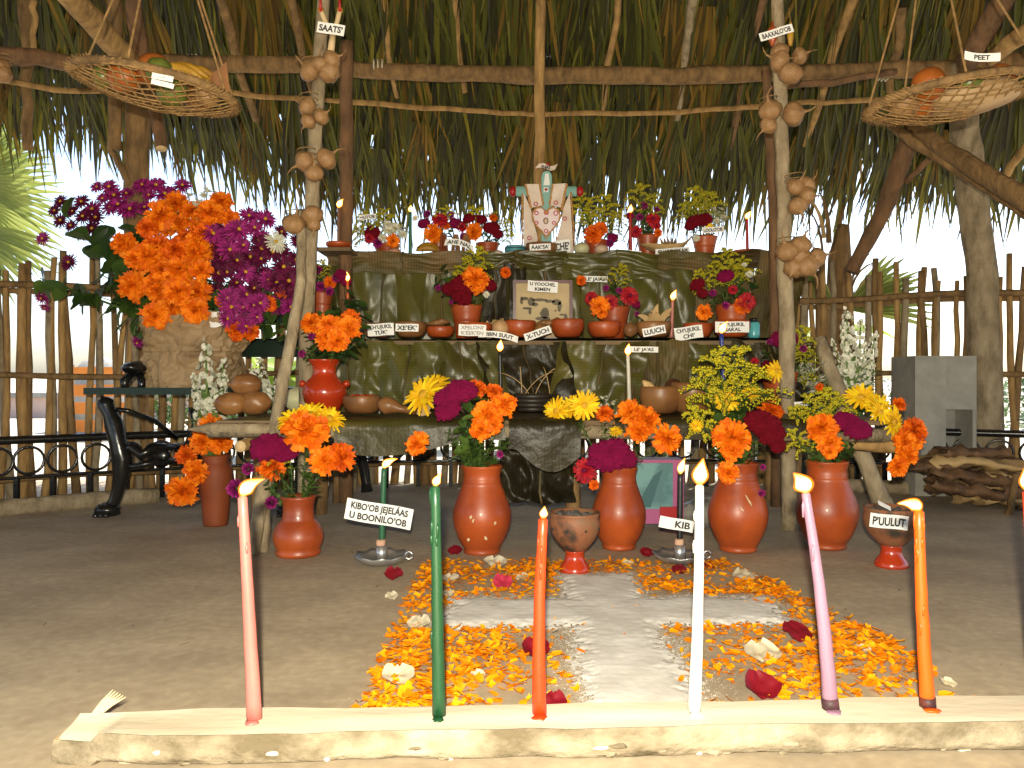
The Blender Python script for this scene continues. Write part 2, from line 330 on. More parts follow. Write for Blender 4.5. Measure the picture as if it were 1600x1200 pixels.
post('brace', 'brown upright log beside the pale slanting brace', [(222, 118, 3.4), (205, -30, 3.2)], (.03, .03), BARKR, 'brace')
post('roof_post', 'thick grey trunk post standing by the concrete block', [gv(PX(1545, 3.62), 3.62, -.02), (1535, 430, 3.6), (1510, 235, 3.56), (1500, 100, 3.5)], (.068, .055), BARKG)
post('brace', 'reddish brace leaning from the grey trunk post to the fence', [(1328, 425, 3.68), (1380, 330, 3.66), (1425, 205, 3.55)], (.030, .042), BARKR, 'brace')
post('brace', 'thin reddish stick below the right hanging basket', [(1415, 285, 3.6), (1455, 245, 3.5)], (.012, .014), BARKR, 'brace')
post('brace', 'long dark brace under the right basket running out of frame', [(1425, 196, 3.3), (1500, 250, 3.0), (1660, 345, 2.6)], (.030, .036), BARK, 'brace')
post('brace', 'thinner dark branch under the long right brace', [(1390, 195, 3.35), (1440, 230, 3.2), (1530, 285, 3.1), (1660, 370, 2.9)], (.020, .022), BARK, 'brace', endcut=False)
post('brace', 'brace rising behind the right basket to the roof', [(1508, 100, 3.3), (1590, -40, 3.0)], (.04, .042), BARKR, 'brace')
post('brace', 'pale brace crossing the right edge above the basket', [(1545, 92, 3.25), (1680, 0, 2.9)], (.032, .034), POLE, 'brace')
post('arch_pole', 'smooth pole rising behind the painted cross up to the roof', [gv(PX(846, 3.5), 3.50, 0), (842, 300, 3.50), (845, -30, 3.40)], (.026, .021), POLE, 'pole', amp=.008)

# ---- stick fence
FC = [(-2.9, 2.2), (-2.35, 2.85), (-1.9, 3.28), (-1.3, 3.66), (-.6, 3.86), (.2, 3.92), (1.1, 3.9), (1.75, 3.78), (2.4, 3.45), (3.0, 2.9)]
def fcurve(u):
    k = len(FC)-1; q = u*k; i = min(int(q), k-1); f = q-i
    a, b, c, d = [Vector((*FC[max(0, min(k, j))], 0)) for j in (i-1, i, i+1, i+2)]
    return .5*((2*b)+(c-a)*f+(2*a-5*b+4*c-d)*f*f+(3*b-a-3*c+d)*f**3)
def fnorm(u):
    t = (fcurve(min(1, u+.01))-fcurve(max(0, u-.01))).normalized(); return Vector((t.y, -t.x, 0))   # towards the hut
fence = thing('stick_fence', 'curved fence of upright peeled sticks closing the hut behind the altar', 'fence', fcurve(.5))
NPK = 160
for i in range(NPK):
    u = (i+.5)/NPK+R(-.0012, .0012); p = fcurve(u); n = fnorm(u); t = Vector((-n.y, n.x, 0))
    h = R(.90, 1.04)+(.04 if u > .6 else 0); lean = R(-.05, .05) if i % 3 else R(-.13, .13); r = R(.013, .0205)
    off = n*R(-.012, .012); pts = [p+off+t*(lean*q*.6+.020*nz((i*3.3, q*3.1, 1.7)))+n*.012*nz((i*2.1, q*2.7, 4.4))+Vector((0, 0, h*q-.01)) for q in [j/7 for j in range(8)]]
    g = MB(); g.tube(pts, [r*(1.12-.35*j/7) for j in range(8)], 7, wob=.2); g.build('picket', (POLE, BARKG, POLE, BARK)[i % 4], fence)
for z, r, o in ((.865, .014, .028), (.515, .012, .026), (.10, .012, .03), (.845, .012, -.03)):
    g = MB(); g.tube([fcurve(j/50)+fnorm(j/50)*o+Vector((0, 0, z+.02*nz((j*.21, z*9, 0)))) for j in range(51)], r, 8, wob=.25); g.build('rail', BARK, fence)
# ---- low iron railing inside the fence
IC = lambda u: fcurve(u)+fnorm(u)*.11
ir = thing('iron_railing', 'low black iron railing with a row of rings along the fence', 'railing', IC(.35))
us = [.06+.9*j/70 for j in range(71)]
for nm, z, ry, rz in (('top_rail', .262, .016, .026), ('lower_bar', .118, .006, .006)):
    g = MB(); pts = [IC(u)+Vector((0, 0, z)) for u in us]; g.tube(pts, ry, 8, squash=1.0 if rz == ry else 1.0); g.build(nm, IRON, ir)
for j in range(44):
    u = .08+.84*j/43; c = IC(u)+Vector((0, 0, .182)); n = fnorm(u); t = Vector((-n.y, n.x, 0))
    g = MB(); g.tube([c+t*cos(a)*.052+Vector((0, 0, sin(a)*.052)) for a in [2*pi*q/20 for q in range(21)]], .0055, 6, cap=False); g.build('ring', IRON, ir)
for j in range(40):
    u = .08+.84*j/39; g = MB(); c = IC(u); g.box(c+Vector((0, 0, .055)), (.018, .014, .13)); g.build('upright', IRON, ir, smooth=False)
# ---- log kerb
kb = thing('kerb_log', 'long weathered log lying along the foot of the left fence', 'log', fcurve(.14)+fnorm(.14)*.25)
g = MB(); g.tube([fcurve(u)+fnorm(u)*(.24+.02*nz((u*20, 1, 1)))+Vector((0, 0, .025)) for u in [.03+.26*j/16 for j in range(17)]], .034, 10, wob=.25); g.build('trunk', BARKG, kb)
kb = thing('kerb_log', 'weathered log lying along the foot of the right fence', 'log', fcurve(.85)+fnorm(.85)*.2)
g = MB(); g.tube([fcurve(u)+fnorm(u)*.22+Vector((0, 0, .025)) for u in [.70+.24*j/14 for j in range(15)]], .030, 10, wob=.25); g.build('trunk', BARKG, kb)

# ================================================================== OUTSIDE THE FENCE
PALMG = mat('palm_green', (.34, .38, .10), (.20, .25, .06), 6, .45, isl=.5, trans=.4, spec=.4)
def fan_palm(root, c, nrm, up, n, L, spread, m=PALMG, w=.016, name='frond'):
    g = MB(); nrm = Vector(nrm).normalized(); up = Vector(up).normalized(); sd_ = up.cross(nrm).normalized()
    for i in range(n):
        a = (i/(n-1)-.5)*spread; d = up*cos(a)+sd_*sin(a); pts = []; q = Vector(c); v = d; l = L*R(.85, 1.05)
        for j in range(7): pts.append(q.copy()); q = q+v*l/6; v = (v+Vector((0, 0, -.045))+nrm*R(-.03, .03)).normalized()
        g.strip(pts, [.003, w*.8, w, w, w*.8, w*.45, .001], nrm, .4)
    return g.build(name, m, root)
pl = thing('fan_palm', 'bright sunlit fan palm outside the fence at the left edge', 'palm', (-3.35, 4.7, 0))
g = MB(); g.tube(wig((-3.35, 4.7, -.03), (-3.3, 4.7, 1.45), 6, .03, 2), [.06, .055, .05, .05, .05, .045, .04], 10, wob=.2); g.build('trunk', BARK, pl)
for k, (dx, dz, L, a) in enumerate([(.9, -.10, .58, 2.0), (.95, .25, .55, 1.6), (.3, .6, .6, 1.8), (.7, -.75, .62, 1.5), (-.6, .3, .7, 2)]):
    e = Vector((-3.3+.28*dx, 4.7-.12*k % .3, 1.55+.25*dz)); g = MB(); g.tube(bez(Vector((-3.3, 4.7, 1.42)), Vector((-3.2, 4.7, 1.55)), e), .009, 6); g.build('stalk', STEM, pl)
    fan_palm(pl, e, (.1, -1, .15*k-.3), (dx, -.1, dz), 22, L, a)
pl = thing('fan_palm', 'young palm with dry fibrous trunk growing against the right fence', 'palm', (PX(1305, 4.05), 4.05, 0))
g = MB(); x0 = PX(1305, 4.05); g.tube(wig((x0, 4.05, -.02), (x0+.03, 4.05, 1.25), 8, .03, 5), [.075, .07, .07, .07, .07, .065, .06, .05, .03], 12, wob=.35); g.build('trunk', BARK, pl)
for k in range(16):
    a = R(0, 2*pi); z = R(.75, 1.2); b = Vector((x0+.06*cos(a), 4.05+.06*sin(a), z)); e = b+Vector((.16*cos(a), .1*sin(a), R(.15, .4)))
    g = MB(); g.strip(bez(b, b+Vector((.02*cos(a), 0, .2)), e), [.016, .014, .012, .010, .008, .006, .002], Vector((cos(a), sin(a), .2)).normalized(), .3); g.build('leaf_sheath', STRAW if k % 2 else BARK, pl)
for k, (dx, dz, L) in enumerate([(1.0, .25, .42), (.9, .6, .34), (-.5, .5, .3)]):
    e = Vector((x0+.06*dx, 4.0, .80+.1*dz)); fan_palm(pl, e, (.1, -1, .3), (dx, 0, dz), 9, L, .75)
BRIGHT = mat('sunlit_leaf', (.30, .40, .03), (.16, .26, .02), 4, .4, trans=.5, wave=(20, .2, 'Z'))
def banana_plant(label, x, y, H, n, sd_):
    random.seed(sd_); t = thing('banana_plant', label, 'plant', (x, y, -.03), 'banana plants growing outside the fence')
    g = MB(); g.tube(wig((x, y, -.03), (x, y, H*.5), 5, .03, sd_), [.06, .055, .05, .045, .04, .03], 10); g.build('stem', STEM, t)
    for k in range(n):
        a = k*2.4+R(-.3, .3); L = R(.6, .9)*H*.6; b = Vector((x, y, H*R(.35, .5))); out = Vector((cos(a), sin(a), 0)); mid = b+out*L*.35+Vector((0, 0, L*.7)); e = b+out*L*.95+Vector((0, 0, L*R(.1, .5)))
        pts = bez(b, mid, e, 10); sidev = out.cross(Vector((0, 0, 1))); nr = (out.cross(sidev)).normalized()
        g = MB(); g.strip(pts, [.015, .06, .10, .12, .13, .13, .12, .11, .09, .05, .005], -nr, .25); g.build('leaf', BRIGHT, t)
for k, (px, d, H) in enumerate([(1030, 5.6, 1.3), (1190, 5.9, 1.25), (660, 6.2, 1.2), (790, 6.0, 1.1), (1260, 5.2, 1.1), (440, 5.6, .9)]):
    banana_plant(['sunlit banana plant glimpsed outside behind the dry husk boat', 'sunlit banana plant outside behind the red dish candle', 'sunlit banana plant outside behind the dark green top candle', 'small sunlit banana plant outside left of the painted cross', 'small sunlit banana plant outside by the dry palm trunk', 'small sunlit plant outside behind the left pole'][k], PX(px, d), d, H, 7, 30+k)
random.seed(5)
ORG = mat('orange_paint', (.75, .25, .03), (.6, .18, .02), 6, .6)
cr = thing('orange_bench', 'orange slatted bench seen outside through the left fence', 'bench', (PX(150, 7), 7, -.03))
for k in range(4): g = MB(); g.box((PX(150, 7), 7+.02*k, .09+.15*k), (.62, .04, .10)); g.build('slat', ORG, cr, smooth=False)
for sx in (-.26, .26): g = MB(); g.box((PX(150, 7)+sx, 7.06, .29), (.06, .06, .64)); g.build('leg', BARK, cr, smooth=False)
lw = thing('garden_wall', 'long low pink garden wall beyond the fence on the left', 'wall', (-5, 11, -.03)); PINK = mat('pink_wall', (.62, .44, .36), (.5, .36, .3), 3, .9)
g = MB(); g.box((-6, 11, .1), (9, .2, .28)); g.build('wall', PINK, lw, smooth=False); g = MB(); g.box((-6, 11, .27), (9.1, .3, .06)); g.build('coping', CONC, lw, smooth=False)
rk = thing('boulder', 'grey round topped boulder outside beyond the orange bench', 'rock', (PX(160, 8.2), 8.2, -.03)); g = MB(); g.blob((PX(160, 8.2), 8.2, .25), (.32, .3, .42), 18, 12, .25, 3); g.build('stone', CONC, rk)
def shrub(label, x, y, rx, rz, n, sd_):
    random.seed(sd_); t = thing('shrub', label, 'shrub', (x, y, -.03), 'shrubs beyond the fence'); g = MB()
    for i in range(5): g.tube(wig((x+R(-.1, .1), y, -.03), (x+R(-rx, rx)*.7, y+R(-.2, .2), rz*R(1.0, 1.6)), 4, .05, i), [.02, .016, .012, .008, .005], 6)
    g.build('stem', BARK, t); g = MB()
    for i in range(n):
        th = R(0, 2*pi); q = R(.3, 1)**.5; c = Vector((x+rx*q*cos(th)*R(.5, 1), y+rx*.6*q*sin(th), rz+rz*R(-.95, .95))); a = Vector((R(-1, 1), R(-1, 1), R(-.3, 1))).normalized(); b = a.orthogonal().normalized(); l = R(.05, .10)
        g.add([c, c+a*l*.5+b*l*.25, c+a*l, c+a*l*.5-b*l*.25], [(0, 1, 2, 3)])
    tag(g.build('crown', GREEN, t), kind='stuff')
shrub('low leafy shrub outside behind the left part of fence', -3.2, 8.5, .7, .22, 700, 1)
shrub('dark leafy hedge shrub beyond the concrete block', 5.6, 12, 2.2, .25, 1500, 2)
shrub('leafy shrub outside at the far right of fence', 5.2, 7.5, 1.0, .25, 900, 3)
shrub('small leafy shrub outside behind the iron bench', -2.0, 7.2, .5, .2, 600, 4)
random.seed(21)

# ================================================================== FURNITURE BY THE WALLS
DGREEN = mat('dark_green_paint', (.005, .022, .012), (.004, .015, .009), 8, .35)
bx0, bx1, bd = PX(150, 3.0), PX(470, 3.0), 3.05
bn = thing('iron_bench', 'black cast iron garden bench with dark green seat planks', 'bench', (bx0+.08, bd, 0))
for k in range(3): g = MB(); g.box(((bx0+bx1)/2, 2.96+.105*k, .452), (bx1-bx0, .098, .024)); g.build('seat_plank', DGREEN, bn, smooth=False)
for k in range(2): g = MB(); g.box(((bx0+bx1)/2+.1, 3.33+.02*k, .62+.13*k), (bx1-bx0-.1, .022, .075)); g.build('back_slat', DGREEN, bn, smooth=False)
def iron_leg(x):
    g = MB(); 
    def q(px, py, d=3.0): return Vector((x+(px-172)*3.0/F, d, CH+(HY-py)*3.0/F))
    g.tube([q(168, 622), q(164, 632), q(172, 648), q(178, 662), q(184, 690), q(192, 716), q(190, 742), q(184, 766), q(178, 784), q(170, 796)], [.022, .030, .026, .034, .030, .036, .028, .022, .020, .024], 12, wob=.15)
    g.blob(q(168, 797), (.045, .05, .03), 14, 9, .25, 2); g.blob(q(163, 632), .026, 12, 8)
    for k in range(3): g.blob(q(158+8*k, 803, 2.965), (.012, .018, .012), 8, 6)
    g.build('front_leg', IRON, bn); g = MB()
    g.tube([q(258, 640, 3.28), q(262, 670, 3.28), q(252, 700, 3.28), q(262, 740, 3.29), q(266, 770, 3.3), q(268, 786, 3.3)], [.026, .022, .024, .02, .02, .026], 10, wob=.15); g.build('rear_leg', IRON, bn); g = MB()
    g.tube([q(188, 706), q(205, 698), q(222, 712), q(236, 700), q(250, 706, 3.25)], [.012, .018, .02, .018, .012], 8); g.tube([q(190, 730), q(215, 728), q(240, 722), q(256, 730, 3.25)], .012, 8)
    g.tube([q(182, 640), q(200, 642), q(224, 660, 3.1), q(240, 690, 3.2)], .009, 8); g.blob(q(230, 716, 3.1), (.05, .02, .03), 10, 7, .3); g.build('scroll', IRON, bn); g = MB()
    g.tube([q(192, 612, 3.02), q(190, 596, 3.02), q(200, 582, 3.05)], [.014, .018, .014], 8); g.tube([q(216, 612, 3.02), q(218, 598, 3.02), q(208, 582, 3.05)], [.012, .016, .014], 8)
    g.blob(q(208, 575, 3.05), (.052, .10, .026), 16, 10, .15, 1); g.build('armrest', IRON, bn)
iron_leg(PX(172, 3.0)); iron_leg(PX(455, 3.0))
# concrete block with a niche
cb = thing('concrete_block', 'grey concrete block with a dark square niche beside the trunk post', 'block', (PX(1478, 3.5), 3.5, 0))
xa, xb, xc, xd = PX(1430, 3.48), PX(1478, 3.48), PX(1520, 3.48), PX(1526, 3.48); zt = .5+(590-556)*3.48/F; zn = .5-(640-590)*3.48/F
for nm, (u0, u1, w0, w1, v0, v1) in {'side': (xa, xb, 0, zt, 3.48, 3.70), 'lintel': (xb, xd, zn, zt, 3.4802, 3.6998), 'far_side': (xc, xd, 0, zn, 3.481, 3.699), 'back': (xb, xc, 0, zn, 3.62, 3.698)}.items():
    g = MB(); g.box(((u0+u1)/2, (v0+v1)/2, (w0+w1)/2), (u1-u0, v1-v0, w1-w0)); o = g.build(nm, CONC, cb, smooth=False)
# firewood
for k in range(21):
    L = R(.24, .46); px = R(1475, 1640); lay = k//5; c = Vector((PX(px, 3.2)+R(-.02, .02), 3.18+R(-.07, .12), .03+.045*lay)); 
    if lay == 4: c.x += .1
    M = Matrix.Rotation(R(-.35, .35), 3, 'Z') @ Matrix.Rotation(R(-.12, .12), 3, 'Y'); g = MB()
    g.grid(lambda u, v: c+M @ Vector(((u-.5)*L*(1-.15*abs(sin(v*9+k))), (.055+.03*nz((u*6, k, v*2)))*cos(2*pi*v), (.020+.026*nz((u*9, v*5, k*1.7)))*sin(2*pi*v)+.016*nz((u*3, k*2.2, 0)))), 24, 14)
    o = g.build('firewood_slab', BARKR if k % 3 else STRAW, None, off=c); tag(o, 'rough brown bark slab in the firewood heap before the concrete block', 'firewood', 'firewood slabs heaped by the concrete block')
st = post('stick', 'brown stick standing upright before the firewood heap at right edge', [gv(PX(1576, 3.02), 3.02, 0), (1588, 740, 2.98)], (.013, .011), BARK, 'stick')

# ================================================================== ALTAR
Z1, Z2, Z3 = .375, .635, 1.0
al = thing('altar_table', 'three stepped altar of rough poles behind the flower vases', 'altar', (.1, 2.45, 0))
def apole(name, a, b, r, m=BARKG, cut=False, n=5, amp=.008):
    g = MB(); g.tube(wig(a, b, n, amp, a[0]*9+a[2]), [r*(1.05-.1*i/n) for i in range(n+1)], 10, wob=.15); o = g.build(name, m, al)
    if cut:
        e = Vector(a); dr = (Vector(a)-Vector(b)).normalized(); g = MB(); g.tube([e-dr*.003, e+dr*.002], r*.97, 12); g.build('cut_end', CUT, o)
    return o
apole('rail', (-.90, 2.46, Z1-.03), (1.19, 2.46, Z1-.045), .022); apole('rail', (-.86, 2.92, Z1-.03), (1.12, 2.92, Z1-.03), .022)
g = MB(); g.tube([(-.96, 2.44, Z1-.028), (-.90, 2.45, Z1-.026), (-.60, 2.45, Z1-.03)], [.002, .017, .02], 9); g.build('rail', BARKG, al)
apole('rail', (-.79, 2.40, Z1-.075), (-.79, 2.95, Z1-.07), .017, POLE, True); apole('rail', (1.18, 2.44, Z1-.075), (.86, 2.62, Z1-.07), .023, POLE, True)
for k, (x, y, x2) in enumerate([(-.72, 2.36, -.71), (-.88, 2.86, -.87), (1.02, 2.75, 1.0), (.82, 2.9, .82), (-.12, 2.93, -.12), (.2, 2.7, .2)]):
    apole('leg', (x, y, 0), (x2, y+.08 if k == 0 else y, Z1-.05), .024 if k else .021, BARKG if k % 2 == 0 else BARK)
PLANK = mat('plank', (.22, .15, .08), (.12, .08, .04), 8, .8, .3, 30, stretch=(.2, 1, 1))
for k in range(5): g = MB(); g.box((.14, 2.50+.098*k, Z1-.010), (2.04, .09, .014)); g.build('shelf_board', PLANK, al, smooth=False)
for k in range(4): g = MB(); g.box((.18, 3.00+.098*k, Z2-.010), (1.86, .09, .014)); g.build('shelf_board', PLANK, al, smooth=False)
for k in range(3): g = MB(); g.box((.2, 3.39+.098*k, Z3-.010), (1.80, .09, .014)); g.build('shelf_board', PLANK, al, smooth=False)
for x in (-.70, 1.04): 
    for y in (3.03, 3.32): apole('leg', (x, y, 0), (x, y, Z2-.02), .022, BARK)
    apole('leg', (x, 3.62, 0), (x, 3.62, Z3-.02), .022, BARKG)
apole('leg', (.15, 3.62, 0), (.15, 3.62, Z3-.02), .02, BARKG)
# poles of the arch
post('arch_pole', 'grey arch pole hung with bulbs and the slingshot, left of altar', [gv(-.68, 2.72, 0), (480, 460, 2.72), (492, 230, 2.72), (506, -40, 2.72)], (.027, .020), BARKG, 'pole', amp=.005)
post('arch_pole', 'bent grey pole leaning on the low altar shelf at left', [(472, 330, 2.66), (470, 440, 2.58), (432, 655, 2.46), gv(PX(392, 2.33), 2.33, 0)], (.014, .022), BARKG, 'pole', amp=.006)
post('arch_pole', 'flat mottled brown post at the upper left altar corner', [gv(PX(541, 3.3), 3.3, 0), (540, 360, 3.3), (542, 66, 3.3)], (.028, .026), BARKR, 'pole', amp=.004)
post('arch_pole', 'grey arch pole hung with bulbs, right of altar', [gv(.915, 2.72, 0), (1229, 480, 2.72), (1222, 240, 2.72), (1214, -40, 2.72)], (.027, .020), BARKG, 'pole', amp=.006)
post('arch_pole', 'reddish thin pole just behind the right arch pole', [gv(PX(1212, 3.2), 3.2, 0), (1208, 330, 3.2), (1196, 110, 3.2)], (.020, .017), BARKR, 'pole', amp=.006)
post('brace', 'thick grey pole propped slanting under the right altar corner', [gv(PX(1402, 2.62), 2.62, .0), (1340, 700, 2.62), (1280, 530, 2.8)], (.030, .024), BARKG, 'brace', amp=.008)
# banana leaves
def bleaf(label, x0, x1, z0, z1, y, m, sd_, tilt=.0, fold=.02, curl=.03, skew=0.0):
    random.seed(int(sd_*10)); nu, nv = 40, 30; base = Vector(((x0+x1)/2, y, min(z0, z1)))
    def fn(u, v):
        x = x0+(x1-x0)*u+skew*(v-.5)+.012*nz((v*4, sd_, 1)); z = z0+(z1-z0)*v+.010*nz((u*3, sd_, 5))
        e = abs(u-.5)*2
        return Vector((x, y+tilt*(v-.5)-fold*(1.2*nz((u*2.2+sd_, v*1.5+u, 2.2))+1.5*abs(nz((u*3.2+v*1.6+sd_, v*1.6-u, 1)))+.35*abs(nz((u*6-v*3, v*4+sd_, 3)))+.12*nz((u*13+sd_, v*9, 1)))-curl*e**6*(1 if sin(sd_*7) > 0 else -.3), z+.012*nz((u*6, v*2, sd_))))
    g = MB(); g.grid(fn, nu, nv); o = g.build('blade', m, None, off=base); o.name = 'banana_leaf'; WL[o.name] = base
    tag(o, label, 'leaf', 'banana leaves covering the altar steps')
    g = MB(); uu = .52; g.tube([fn(uu, v/10)-Vector((0, .004, 0)) for v in range(11)], .0042, 6); o2 = g.build('midrib', BANB, None, off=base); o2.parent = o; o2.location = (0, 0, 0)
    return o
up = [(-.72, -.36, BAN, 'behind the orange candle'), (-.46, -.12, BAN, 'behind the left step vase'), (-.20, .05, BAND, 'left of the framed picture'), (-.02, .28, BAN, 'behind the framed picture'),
      (.20, .50, BAN, 'behind the middle step vase'), (.42, .74, BAN, 'behind the thin pink candle'), (.66, .96, BANB, 'behind the right step vase')]
for k, (a, b, m, s_) in enumerate(up): bleaf('olive banana leaf hanging on the upper riser '+s_, a, b, Z2-.03, Z3-.01, 3.36-.012*(k % 3), m, 1.3+k*1.7, skew=R(-.06, .06))
bleaf('ribbed dry banana leaf wrapping the right end of the altar', .92, 1.12, Z2-.04, Z3+.0, 3.26, BANB, 17.1, tilt=.1, skew=.12)
bleaf('olive banana leaf wrapping the left end of the altar', -.80, -.66, Z2-.1, Z3-.05, 3.30, BAN, 18.1)
lo = [(-.76, -.42, BAN, 'at its left end'), (-.52, -.24, BAN, 'behind the long necked gourd'), (-.32, -.02, BAN, 'behind the yellow daisies'), (-.10, .22, BAND, 'behind the black candle'),
      (.14, .46, BAN, 'right of the black candle'), (.40, .62, BANB, 'behind the white candle'), (.58, .84, BAN, 'behind the bread bowls'), (.78, 1.08, BAND, 'at its right end')]
for k, (a, b, m, s_) in enumerate(lo): bleaf('broad banana leaf hanging on the lower riser '+s_, a, b, Z1-.03, Z2-.006, 2.955-.012*(k % 3), m, 5.3+k*1.9, tilt=.05, skew=R(-.07, .07), fold=.028)
tz = [(-.74, -.16, BANB, Z3-.085, 'at its left end'), (-.20, .22, BAN, Z3-.065, 'under the painted cross'), (.18, .66, BAN, Z3-.105, 'in the middle'), (.58, 1.06, BANB, Z3-.07, 'at its right end')]
for k, (a, b, m, z, s_) in enumerate(tz): bleaf('banana leaf folded over the top shelf edge '+s_, a, b, z, Z3+.006, 3.325-.010*(k % 2), m, 8.7+k*2.3, fold=.016, curl=.01)
for k, (a, b, m, s_) in enumerate([(-.75, .0, BANB, 'on the left'), (-.06, .55, BAN, 'in the middle'), (.5, 1.08, BAN, 'on the right')]):
    g = MB(); sd_ = k*3.1; g.grid(lambda u, v: Vector((a+(b-a)*u, 2.985+.34*v, Z2+.004+.004*nz((u*5+sd_, v*4, 1))+.003*k)), 20, 8); o = g.build('banana_leaf', m, None, off=Vector(((a+b)/2, 3.1, Z2)))
    tag(o, 'flat banana leaf laid on the middle shelf '+s_, 'leaf', 'banana leaves covering the altar steps')
def drape(label, x0, x1, zt, drop, y, m, sd_, asym=0.0, depth=.30):
    def fn(u, v):
        x = x0+(x1-x0)*u; dp = drop*(.55+.45*sin(pi*min(1, max(0, u+asym)))); s_ = v*(depth+dp)
        if s_ < depth: q = Vector((x, y+depth-s_, zt+.006+.008*nz((x*8, s_*9, sd_))))
        else: q = Vector((x+.01*nz((s_*9, x*5, sd_)), y-.02-.012*nz((x*9, s_*7, sd_)), zt-(s_-depth)))
        return q
    base = Vector(((x0+x1)/2, y, zt)); g = MB(); g.grid(fn, 26, 22); o = g.build('banana_leaf', m, None, off=base); tag(o, label, 'leaf', 'banana leaves covering the altar steps'); return o
drape('glossy banana leaf drooping off the low shelf under the gourd', -.52, -.02, Z1, .105, 2.43, BANO, 2.2, asym=.25)
drape('dark wilted banana leaf tongue hanging off the low shelf centre', -.01, .20, Z1, .15, 2.42, BAND, 4.2, asym=-.1)
drape('dark banana leaf lying over the low shelf behind the right vases', .30, .98, Z1, .06, 2.44, BAND, 6.2)
drape('brown banana leaf over the left end of the low shelf', -.80, -.50, Z1, .02, 2.47, BANB, 7.2, depth=.4)
bleaf('dark glossy banana leaf hanging below the low shelf centre', -.03, .20, .10, .31, 2.62, BAND, 31.3, fold=.03)

# ================================================================== FLOWERS
def petal(g, M, L, w, cup=.2, droop=0.0, notch=.0, n=3, base=.25, tip=.45):
    """petal lying along +X of M, cupped, tip drooping"""
    vs = []; fs = []
    for i in range(n+1):
        t = i/n; ww = w*(base+(1-base)*sin(pi*min(1, .15+t*.75))) if i < n else w*tip*R(.8, 1.2)
        z = -droop*t*t*L
        vs += [M @ Vector((t*L*(1-.06*notch), -ww, z+cup*ww)), M @ Vector((t*L*(1 if i < n else 1-notch), 0, z)), M @ Vector((t*L*(1-.06*notch), ww, z+cup*ww*R(.5, 1.2)))]
    for i in range(n): fs += [(3*i, 3*i+1, 3*i+4, 3*i+3), (3*i+1, 3*i+2, 3*i+5, 3*i+4)]
    g.add(vs, fs)
def PM(az, el, r=0.0, z=0.0, roll=0.0):
    return Matrix.Rotation(az, 4, 'Z') @ Matrix.Translation((r*cos(el), 0, z+r*sin(el))) @ Matrix.Rotation(-el, 4, 'Y') @ Matrix.Rotation(roll, 4, 'X')
def calyx(g, m):
    g.mi = m; g.lathe([(.02, -.55), (.16, -.5), (.24, -.3), (.26, -.05), (.1, .05)], 8); g.mi = 0
def f_marigold():
    g = MB()
    for k, (el, nn, L) in enumerate([(-.25, 19, .96), (-.02, 20, 1.0), (.2, 20, .95), (.42, 18, .88), (.66, 15, .82), (.92, 12, .74), (1.2, 8, .66), (1.45, 4, .6)]):
        for i in range(nn): petal(g, PM(2*pi*i/nn+k*.4+R(-.2, .2), el+R(-.14, .14), .06, .0, R(-.5, .5)), L*R(.72, 1.08), R(.10, .20), R(-.6, .7), R(-.4, .6), R(-.05, .2), 3, .25, .95)
    calyx(g, 1); return g
def f_daisy():
    g = MB()
    for k, (el, nn, L) in enumerate([(.08, 17, 1.0), (.30, 15, .92), (.55, 10, .62)]):
        for i in range(nn): petal(g, PM(2*pi*i/nn+k*.2+R(-.06, .06), el+R(-.08, .08), .1, 0, R(-.25, .25)), L*R(.88, 1.06), R(.085, .12), .5, R(-.05, .35), .08, 4)
    g.mi = 2; g.blob((0, 0, .10), (.26, .26, .14), 12, 6, .2); calyx(g, 1); return g
def f_aster():
    g = MB()
    for k, (el, nn, L) in enumerate([(.0, 20, 1.0), (.25, 18, .9), (.5, 13, .75)]):
        for i in range(nn): petal(g, PM(2*pi*i/nn+k*.2+R(-.08, .08), el+R(-.1, .1), .08), L*R(.85, 1.05), R(.07, .10), .3, R(-.05, .25), .05, 3)
    g.mi = 2; g.blob((0, 0, .12), (.16, .16, .13), 10, 6); calyx(g, 1); return g
def f_zinnia():
    g = MB()
    for k, (el, nn, L) in enumerate([(-.1, 18, 1.0), (.12, 16, .92), (.34, 14, .8), (.6, 11, .62), (.9, 8, .42)]):
        for i in range(nn): petal(g, PM(2*pi*i/nn+k*.3+R(-.06, .06), el, .08), L*R(.92, 1.05), R(.13, .17), .25, .2, .03, 3, .4)
    g.mi = 2; g.blob((0, 0, .22), (.2, .2, .14), 10, 6); calyx(g, 1); return g
def f_comb(sd_):
    g = MB(); nu, nv = 56, 30; vs = []
    for i in range(nv+1):
        ph = pi*i/nv
        for j in range(nu):
            th = 2*pi*j/nu; d = Vector((sin(ph)*cos(th), sin(ph)*sin(th), -cos(ph)))
            rid = abs(noise.noise(d*3.2+Vector((sd_, 0, 0))))+.5*abs(noise.noise(d*7+Vector((0, sd_, 0))))+.25*noise.noise(d*16)
            q = .82+.34*rid+.06*R(-1, 1)
            if d.z < -.2: q *= 1-.35*(-.2-d.z)
            vs.append((d.x*q*1.0, d.y*q*.72, d.z*q*.62+.1))
    g.add(vs, [(i*nu+j, i*nu+(j+1) % nu, (i+1)*nu+(j+1) % nu, (i+1)*nu+j) for i in range(nv) for j in range(nu)])
    for i in range(420):                          # velvet nap
        k = random.randrange(nu*6, len(vs)); c = Vector(vs[k]); d = c.normalized(); a = d.orthogonal().normalized(); a = Quaternion(d, R(0, 6.28)) @ a; l = R(.04, .09)
        g.add([c-a*.03, c+a*.03, c+d*l+a*R(-.03, .03)], [(0, 1, 2)])
    return g
